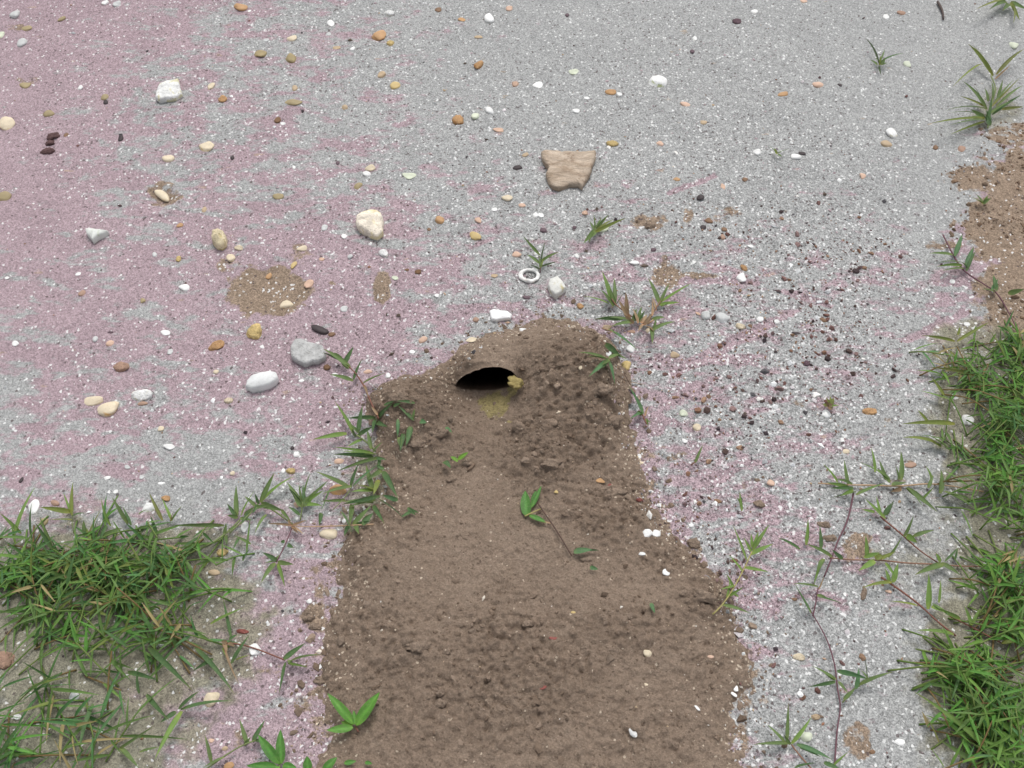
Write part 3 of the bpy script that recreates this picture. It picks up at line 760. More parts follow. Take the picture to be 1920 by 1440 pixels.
1198 937 13 8 0 r R|reddish pink stone on the right edge of the soil
1213 1000 20 18 0 a W|white stone, left of two touching on the soil
1231 1001 16 15 15 a W|white stone, right of two touching on the soil
1297 985 10 9 0 s W|white pebble in pink grit right of the touching white pair
1043 922 9 7 -30 f Y|tiny yellow flake on the dug soil
1204 1038 13 7 5 f W|thin white flake on the soil below the touching white pair
1249 1074 14 14 10 a W|white pinkish stone on the right part of the soil
1199 856 8 11 10 a W|white stone at the right border of the soil
1204 868 9 6 0 s C|small cream pebble at the right border of the soil
1345 940 16 11 0 s B|brown pebble in the grit right of the soil
1549 777 19 18 20 s W g|white green pebble at the foot of a tiny brown tuft
1629 772 27 17 0 r O y|orange stone in grey sand near the right grass
1815 788 26 24 0 a W|large white stone half hidden among the right grass
1587 846 15 11 10 s C|cream pebble above the runner on the right
1580 825 10 8 0 f W|white chip in grey sand above the cream pebble
1445 905 15 14 0 s K|peach pebble in the coarse grit left of the runner
1560 882 10 9 0 s W|white pebble between blades at the runner's tip
1705 872 24 12 0 s U|flat pinkish brown stone above the runner on the right
265 1175 20 17 0 s L|round brown stone inside the left grass patch, lower part
394 1312 29 30 5 a C y|tan cube shaped stone behind a long blade
8 1238 46 34 0 r U 3|large red brown stone cut off by the left edge
305 1208 18 12 10 a W|white stone in the middle of the lower left grass
141 1304 19 24 0 s P w|grey white pebble on tan soil in the lower left grass
478 1218 26 26 30 a W|white broken stone beside a reddish creeping stem
455 1184 26 10 5 r R|pinkish red stone by the reddish creeping stem
430 1435 20 14 0 s O|orange pebble at the bottom edge on the left
396 1389 12 8 10 s K|small peach pebble left of a leaning blade near the bottom
422 1403 12 9 0 s T|small tan pebble right of a small peach one near the bottom
33 1345 16 11 0 a W|white stone in the lower left corner grass
581 1128 11 10 0 s W|white pebble above the two clods left of the soil
601 1249 6 12 10 a W|narrow white splinter at the left border of the soil
1214 1224 16 15 10 a C|beige cube shaped stone on the soil
1187 1374 13 21 -30 r W|white oval stone on the lower right soil
1379 1291 11 11 -20 h W|curved white shell bit near the right border of the soil
1376 1302 14 6 35 h W|thin white shell bit just below a curved one
1307 1327 16 5 50 h W|slender white shell sliver near the lower right soil border
1038 1197 18 6 5 f R|dark red sliver in the soil, upper of two
1018 1289 17 7 -15 f R|dull red sliver in the soil, lower of two
1075 1148 9 7 10 f Y|tiny olive yellow flake in the soil
1332 1231 12 7 10 s K|peach flake near the right border of the soil
1210 1283 10 6 10 s C|tiny cream pebble below the beige cube on the soil
1498 1232 25 14 10 r C|orange cream stone in the grit on the lower right
1585 1115 9 7 40 f W|small white chip right of the purple runner
1666 1109 12 7 10 s K|tan pebble below the bent green leaf on the right
1489 1124 12 8 20 s B|brown pebble left of the purple runner top
1514 1381 24 20 0 s G|pale green pebble between two grass shoots at the bottom
1688 1392 20 14 0 f W|white faint stone near the bottom right grass
1635 1410 12 9 10 s B|brown pebble near the bottom edge on the right
1530 1345 18 12 0 r T|tan brown crumb beside an upright blade at the bottom
"""
EXTRA = {'g': (.42, .46, .20), 'y': (.52, .28, .07), 'k': (.60, .36, .28), 'w': (.75, .76, .75)}
def stone_mesh(w, d, t, kind, seed, sub):
    import bmesh
    r = random.Random(seed); bm = bmesh.new(); bmesh.ops.create_icosphere(bm, subdivisions=sub, radius=1)
    v = np.array([q.co[:] for q in bm.verts]); f = [[q.index for q in p.verts] for p in bm.faces]; bm.free()
    if kind in 'arfh':
        k = {'a': 9, 'r': 14, 'f': 8, 'h': 9}[kind]; ns = []
        for i in range(k):
            a = 2*math.pi*(i+r.random()*.7)/k; z = r.uniform(-.5, .6); ns.append((math.cos(a), math.sin(a), z, r.uniform(.72, 1.0)))
        ns += [(r.uniform(-.25, .25), r.uniform(-.25, .25), 1, r.uniform(.75, .95)), (0, 0, -1, .9)]
        s = np.zeros(len(v)); p = {'a': 9, 'r': 5, 'f': 10, 'h': 8}[kind]
        for a, b, c, dd in ns:
            l = math.sqrt(a*a+b*b+c*c); s += np.maximum(0, (v@np.array([a, b, c])/l)/dd)**p
        v = v*(s**(-1/p))[:, None]
    else:
        s = np.zeros(len(v))
        for i in range(11):
            q = np.array([r.gauss(0, 1), r.gauss(0, 1), r.gauss(0, .8)]); q /= np.linalg.norm(q); s += np.maximum(0, (v@q)/r.uniform(.7, 1.05))**4
        s += .35; v = v*(s**(-1/4))[:, None]
    ox = seed*3.1
    n = .5*fbm(v[:, 0]+ox, v[:, 1]+v[:, 2]*.7, 1.6, 2, 900) + (.75 if kind == 'r' else .14)*fbm(v[:, 0]+ox, v[:, 1]-v[:, 2], 4.2, 3, 910)
    v = v*(1+{'s': .26, 'r': .30, 'a': .07, 'f': .10, 'h': .09}[kind]*n)[:, None]
    v[:, 2] = np.where(v[:, 2] < -.35, -.35+(v[:, 2]+.35)*.4, v[:, 2])
    v /= np.array([np.ptp(v[:, 0])/2, np.ptp(v[:, 1])/2, np.ptp(v[:, 2])/2])
    return v*np.array([w/2, d/2, t/2]), f
SEED = [0]
def fit(p, w, h, rot, flat):                    # size on the ground so that it shows w by h photo pixels
    s = mpp(p[0], p[1]); sv = float(view_dep(*p)); cv = math.sqrt(1-sv*sv)
    W = w*s; Hh = h*s; t = flat*min(W, Hh)
    D_ = max((Hh-.55*t*cv)/sv, .45*Hh)
    return W, D_, t
def add_stone(x, y, w, h, rot, kind, colr, label, stain=None, sink=.40):
    SEED[0] += 1
    flat = {'s': .50, 'r': .55, 'a': .42, 'f': .24, 'h': .22}[kind]
    W, D_, t = fit((x, y), w, h, rot, flat)
    c = surf(x, y, t*(.5-sink)*.8)
    v, f = stone_mesh(W, D_, t, kind, SEED[0], 4 if w > 24 else 3)
    nm, cat, grp = KN[kind]
    me = bpy.data.meshes.new(nm); me.from_pydata(v.tolist(), [], f); me.materials.append(M[kind]); me.shade_smooth()
    o = bpy.data.objects.new(nm, me); COL.objects.link(o); o.location = c; o.rotation_euler = (random.uniform(-.1, .1), random.uniform(-.1, .1), R(-rot))
    k = random.uniform(.93, 1.05); o.color = (*[q*k for q in colr], 1); o['stain'] = [float(q) for q in (stain or colr)]
    tag(o, label, cat, grp); return o
for line in STONES.strip().split('\n'):
    d, lab = line.split('|'); q = d.split(); x, y, w_, h_, rt = map(float, q[:5]); kind, c = q[5], q[6]
    stn = ST[c]
    if len(q) > 7 and q[7] in EXTRA: stn = EXTRA[q[7]]
    elif kind in 'sfh' : stn = tuple(.55*a+.45*b for a, b in zip(ST[c], C_[c]))
    add_stone(x, y, w_, h_, rt, kind, C_[c], lab, stn)

# larger stones traced in plan and built as solid slabs
def slab(name, label, cat, outline, thick, mat, colr=(1, 1, 1), stain=None, rough=.10, dome=.15, group=None, h0=0.0, under=.8, sub=5):
    P_ = np.array(outline, float); cx, cy = P_.mean(0); base = surf(cx, cy, 0)
    pts = np.array([on_plane(a, b, base[2]+thick*.35+h0) for a, b in outline])
    n = len(pts); seg = []
    for i in range(n):
        a, b = pts[i], pts[(i+1) % n]
        for k in range(sub): seg.append(a+(b-a)*k/sub)
    seg = np.array(seg); c = seg.mean(0); m = len(seg)
    ang = seg-c; rr = np.linalg.norm(ang, axis=1)
    seg = c+ang*(1+.05*fbm(seg[:, 0], seg[:, 1], 170, 4, int(cx)))[:, None]
    rings = [(under, -.25), (.97, .0), (1.0, .42), (.985, .80), (.93, 1.0), (.8, 1.0), (.62, 1.0), (.42, 1.0), (.2, 1.0)]
    V = []
    for s_, z_ in rings:
        xy = c+(seg-c)*s_; zz = base[2]+thick*z_
        nz = thick*rough*2*fbm(xy[:, 0], xy[:, 1], 90, 4, int(cy))*(z_ > .3) + thick*dome*(1-s_**2)*(z_ >= 1)
        jit = 1+.02*fbm(xy[:, 0]+z_, xy[:, 1], 200, 2, 5) if z_ < .9 else 1
        xy = c+(xy-c)*np.reshape(jit, (-1, 1)) if z_ < .9 else xy
        V += [(a, b, zz+k) for (a, b), k in zip(xy, nz)]
    V.append((c[0], c[1], base[2]+thick*(1+dome)))
    Fs = []
    for r_ in range(len(rings)-1):
        for i in range(m):
            j = (i+1) % m; Fs.append([r_*m+i, r_*m+j, (r_+1)*m+j, (r_+1)*m+i])
    L = (len(rings)-1)*m
    Fs += [[L+i, L+(i+1) % m, len(V)-1] for i in range(m)]
    Fs.append(list(range(m))[::-1])
    if np.cross(seg[1]-seg[0], seg[2]-seg[1]) < 0 or True:
        pass
    o = mesh_obj(name, V, Fs, mat, None, True, (c[0], c[1], base[2]))
    import bmesh
    bm = bmesh.new(); bm.from_mesh(o.data); bmesh.ops.recalc_face_normals(bm, faces=bm.faces); bm.to_mesh(o.data); bm.free()
    o.color = (*colr, 1); o['stain'] = [float(q) for q in (stain or colr)]
    tag(o, label, cat, group); return o
slab('flat_stone', 'large flat tan stone slab with a broken lower edge', 'stone', [(1014,291),(1022,286),(1060,288),(1090,289),(1117,286),(1116,300),(1111,315),(1107,330),(1098,345),(1092,357),(1084,351),(1068,351),(1048,358),(1036,356),(1027,345),(1023,331),(1029,319),(1018,306)], .010, M['slab'], rough=.12, dome=.05)
slab('rough_stone', 'big white angular stone with a yellow lower edge', 'stone', [(293,186),(294,176),(300,163),(315,155),(336,153),(340,168),(343,180),(330,187),(315,189),(300,191)], .009, M['r'], (.82,.82,.80), (.62,.58,.36), .12, .2, 'rough stones on the sand')
slab('rough_stone', 'big cream lump with a white knob, largest rounded stone', 'stone', [(667,420),(670,410),(685,400),(700,398),(716,404),(721,416),(718,430),(720,440),(708,448),(696,444),(682,438),(672,432)], .011, M['r'], (.84,.76,.64), (.74,.64,.38), .20, .3, 'rough stones on the sand')
slab('rough_stone', 'round yellowish shell like stone with ridges', 'stone', [(398,449),(401,440),(411,437),(421,439),(426,448),(425,459),(417,467),(406,465),(400,458)], .011, M['r'], (.72,.62,.42), (.50,.42,.18), .28, .5, 'rough stones on the sand')
slab('rough_stone', 'pale grey rough stone left of the leaning grass shoot', 'stone', [(545,662),(546,652),(553,641),(565,639),(576,645),(590,648),(606,653),(613,663),(611,674),(598,681),(584,683),(573,688),(560,682),(548,674)], .009, M['r'], (.50,.50,.49), (.42,.42,.41), .10, .15, 'rough stones on the sand')
slab('pebble', 'long smooth white pebble below the pale grey rough stone', 'pebble', [(461,730),(463,720),(474,710),(490,704),(508,701),(520,703),(524,712),(517,720),(505,727),(490,731),(474,734)], .010, M['s'], (.70,.71,.70), (.60,.62,.60), .03, .35, 'smooth pebbles on the sand')
slab('broken_stone', 'square white grey stone with a yellow foot below the ring shell', 'stone', [(1027,540),(1030,529),(1045,522),(1053,531),(1062,544),(1054,551),(1041,559),(1032,551)], .010, M['a'], (.66,.66,.62), (.46,.40,.20), .08, .15, 'broken stones on the sand')
slab('shell_fragment', 'brilliant white shell piece above the burrow mouth', 'shell', [(917,585),(924,582),(940,585),(952,586),(961,593),(957,599),(945,600),(930,603),(922,601)], .005, M['h'], (.88,.88,.87), (.85,.85,.84), .05, .4, 'shell fragments on the sand')
o = slab('shell_fragment', 'pointed white and green shell wedge on pink sand', 'shell', [(162,434),(170,432),(186,435),(205,437),(196,443),(185,448),(175,456),(171,449),(164,443)], .008, M['h'], (.66,.68,.64), (.46,.50,.36), .08, .5, 'shell fragments on the sand')
# ring shell
def ring_shell():
    c = surf(993, 517, .002); s = float(mpp(993, 517)); n = 56; V = []; Fs = []
    for i in range(n):
        a = 2*math.pi*i/n; ca, sa = math.cos(a), math.sin(a)
        po = 1+.16*max(0, -ca)**10+.10*max(0, math.cos(a-.9))**14
        po *= 1+.03*math.sin(5*a+2)+.02*math.sin(9*a); ox, oy = 19.0*s*ca*po, 14.5*s*sa*po*1.18; ix, iy = 12.6*s*ca, 9.6*s*sa*1.18+.6*s
        for k, z in ((1.0, -.0005), (.985, .0008), (.9, .0018), (.55, .0028), (.15, .0022), (0, .0012), (.02, -.0010)):
            V.append((ix+(ox-ix)*k, iy+(oy-iy)*k, z*(1+.25*math.sin(3*a)+.2*math.sin(7*a+1))))
    m = 7
    for i in range(n):
        j = (i+1) % n
        for k in range(m-1): Fs.append([i*m+k, i*m+k+1, j*m+k+1, j*m+k])
        Fs.append([i*m+m-1, i*m, j*m, j*m+m-1])
    o = mesh_obj('ring_shell', V, Fs, M['h'], None, True); o.location = c; o.rotation_euler = (0, 0, R(-4))
    o.color = (.84, .83, .80, 1); o['stain'] = [.72, .68, .62]
    tag(o, 'white ring shaped shell with a dark grit filled hole', 'shell', 'shell fragments on the sand')
    pts = np.array([surf(993+RNG.normal(0, 4.4), 516+RNG.normal(0, 3.0), .0012) for _ in range(60)])
    tag(scatter('grit_in_ring', OCT, pts, RNG.uniform(.0006, .0018, 60), .6, pick([(.2,.2,.2), (.35,.35,.34), (.55,.55,.54), (.1,.09,.09)], 60), M['grit']), kind='stuff')
ring_shell()

# soil clods, each a thing
CLODS = """
783 1212 50 24 0|largest clod on the soil, with a dark crescent shadow beneath
822 812 40 26 -10|round clod at the left of the trodden run, nearest the burrow mouth
782 833 34 22 0|lumpy clod beside the dark green leaf bits left of the run
846 898 30 18 -25|slanted clod below the tiny yellow green seedling
875 868 24 18 0|small clod right of the tiny yellow green seedling
1320 1116 46 24 30|long clod near the right border of the soil beside a grass shoot
1282 1112 24 12 -20|narrow clod left of the long clod near the right border
1178 1156 30 15 0|flat clod with a shadow in the middle right of the soil
836 1222 16 13 0|little clod just right of the largest clod
580 1155 28 28 0|dark clod outside the left border of the soil, upper of two
592 1176 28 17 0|flat clod outside the left border of the soil, lower of two
826 1300 17 14 0|pale round clod in the lower half, upper of two
825 1320 24 20 0|round clod in the lower half, lower of two
600 1275 30 18 0|clod at the lower left border of the soil
1035 792 34 18 0|broad clod in the crumbly heap right of the run
975 802 30 20 20|dark clod at the left foot of the heap right of the run
1036 868 36 20 0|clod below the crumbly heap right of the run
990 1170 26 14 -10|small low clod in the lower centre of the soil
1150 925 44 22 0|broad clod above the white pair on the right soil
1130 730 44 26 0|clod on the right end of the heap beside the grit
1145 790 36 24 0|clod at the right border below the heap
745 745 40 24 0|clod on top of the left heap beside the mouth
1300 1020 30 22 0|clod on the grit above the pale tall grass shoot
1100 1050 26 12 0|flat crumb of soil right of the fallen sprig's tip
968 722 26 26 0|yellowish crumb standing at the right corner of the burrow mouth
870 1005 34 16 20|low clod right of the left leaf bits in the middle of the soil
500 1432 20 10 0|soil lump at the bottom edge left of the seedling leaves
88 285 26 13 -20|dark purple clod in the upper left, lowest of three
94 268 20 16 60|dark purple clod in the upper left, middle of three
100 256 26 14 -10|dark purple clod in the upper left, top of three
1218 424 24 16 0|brown clod in a dusty patch right of the small grass tuft
1620 1112 12 26 20|brown curled clod below the bent green leaf on the right
1545 985 26 14 0|dark brown clod beside the purple brown stem, upper of two
1556 1010 34 16 0|dark brown clod beside the purple brown stem, lower of two
1420 900 14 10 0|brown clod in the grit, upper of two right of the soil
1424 945 22 16 20|brown clod in the grit, lower of two right of the soil
"""
for line in CLODS.strip().split('\n'):
    d, lab = line.split('|'); x, y, w_, h_, rt = map(float, d.split()); SEED[0] += 1
    W, D_, t = fit((x, y), w_, h_, rt, .62); c = surf(x, y, -t*.02)
    v, f = stone_mesh(W, D_, t, 'r', SEED[0]+400, 4)
    v = v*(1+.55*lumps(v[:, 0]+SEED[0], v[:, 1]+v[:, 2]*.8, 150, 7)+.28*fbm(v[:, 0]+SEED[0], v[:, 1]-v[:, 2], 330, 3, 8))[:, None]*.88
    me = bpy.data.meshes.new('soil_clod'); me.from_pydata(v.tolist(), [], f); me.shade_smooth(); me.materials.append(M['crumb'] if (lab.startswith(('yellowish', 'dark purple'))) else M['soil'])
    o = bpy.data.objects.new('soil_clod', me); COL.objects.link(o); o.location = c; o.rotation_euler = (0, 0, R(-rt))
    base = {'y': (.30, .24, .10), 'd': (.115, .070, .068)}.get('y' if lab.startswith('yellowish') else 'd' if lab.startswith('dark purple') else '', (.195, .144, .106))
    if x > 1200 and not (1290 < x < 1350 and y > 1090): base = (.20, .13, .08)
    nse = np.clip(1+.25*fbm(v[:, 0]+SEED[0], v[:, 1], 220, 3, 3), .6, 1.4)[:, None]
    col_attr(o, 'tint', np.concatenate([np.array(base)[None]*nse, np.ones((len(v), 1))], 1))
    tag(o, lab, 'soil clod', 'clods of soil')

# ================================================================ plants
GR = dict(g=(1.0, 1.0, 1.0), y=(1.45, 1.18, .85), d=(.62, .78, .85), b=(.72, 1.0, 1.25), l=(1.25, 1.35, .95), r=(1.9, .85, 1.5), t=(3.0, 1.35, 2.4), k=(.45, .45, .6), n=(.85, 1.25, .8), o=(1.3, .95, .8))
def leaf_geo(a, b, wd, bend=.12, roll=0.0, segs=7, fold=.22, broad=False, hook=0.0):
    a = np.array(a, float); b = np.array(b, float); d = b-a; L = np.linalg.norm(d)+1e-9
    up = np.array([0, 0, 1.]); side = np.cross(d, up); ns = np.linalg.norm(side)
    side = side/ns if ns > 1e-5 else np.array([1., 0, 0])
    mid = (a+b)/2+up*L*bend+side*L*hook
    V = []; Fs = []; ks = 5 if broad else 3
    for i in range(segs+1):
        t = i/segs; p = (1-t)**2*a+2*t*(1-t)*mid+t*t*b
        tg = 2*(1-t)*(mid-a)+2*t*(b-mid); tg /= np.linalg.norm(tg)+1e-9
        s = np.cross(tg, up); l = np.linalg.norm(s); s = s/l if l > .05 else side
        n = np.cross(s, tg); rr = roll*(1+.5*t); s2 = s*math.cos(rr)+n*math.sin(rr); n2 = n*math.cos(rr)-s*math.sin(rr)
        if broad: w = wd*.5*(math.sin(math.pi*min(1, t**.72*1.0))**.75 if 0 < t < 1 else (.12 if t == 0 else .02))
        else: w = wd*.5*max(.03, (min(1, .42+t*3.2)*(1-t**2.4)) if t < 1 else .02)
        for k in range(ks):
            q = (k/(ks-1)*2-1); V.append(p+s2*w*q+n2*w*fold*2*abs(q)**1.3)
    for i in range(segs):
        for k in range(ks-1): o = i*ks+k; Fs.append([o, o+1, o+ks+1, o+ks])
    return np.array(V), Fs
def tube_geo(P_, r0, r1=None, n=6, knots=True):
    P_ = np.array(P_, float); r1 = r0 if r1 is None else r1
    Q_ = [P_[0]]
    for i in range(len(P_)-1):
        a, b = P_[i], P_[i+1]; k = max(2, int(np.linalg.norm(b-a)/.006))
        for j in range(1, k+1): Q_.append(a+(b-a)*j/k)
    Q_ = np.array(Q_); 
    if len(Q_) > 4:
        for _ in range(2): Q_[1:-1] = .25*Q_[:-2]+.5*Q_[1:-1]+.25*Q_[2:]
    m = len(Q_); V = []; Fs = []
    for i in range(m):
        tg = Q_[min(i+1, m-1)]-Q_[max(i-1, 0)]; tg /= np.linalg.norm(tg)+1e-9
        s = np.cross(tg, (0, 0, 1.)); l = np.linalg.norm(s); s = s/l if l > .05 else np.array([1., 0, 0]); u_ = np.cross(s, tg)
        r_ = (r0+(r1-r0)*i/(m-1))*(1+.18*vn(np.array([i*.37]), np.array([Q_[0][0]*50]), 1, 4)[0])
        for k in range(n):
            a = 2*math.pi*k/n; V.append(Q_[i]+s*math.cos(a)*r_+u_*math.sin(a)*r_)
    for i in range(m-1):
        for k in range(n): Fs.append([i*n+k, i*n+(k+1) % n, (i+1)*n+(k+1) % n, (i+1)*n+k])
    Fs.append(list(range(n))[::-1]); Fs.append([(m-1)*n+k for k in range(n)])
    return np.array(V), Fs
def tinted(o, c, var=.0):
    n = len(o.data.vertices); col_attr(o, 'tint', np.tile(np.array([*c, 1.0]), (n, 1)))
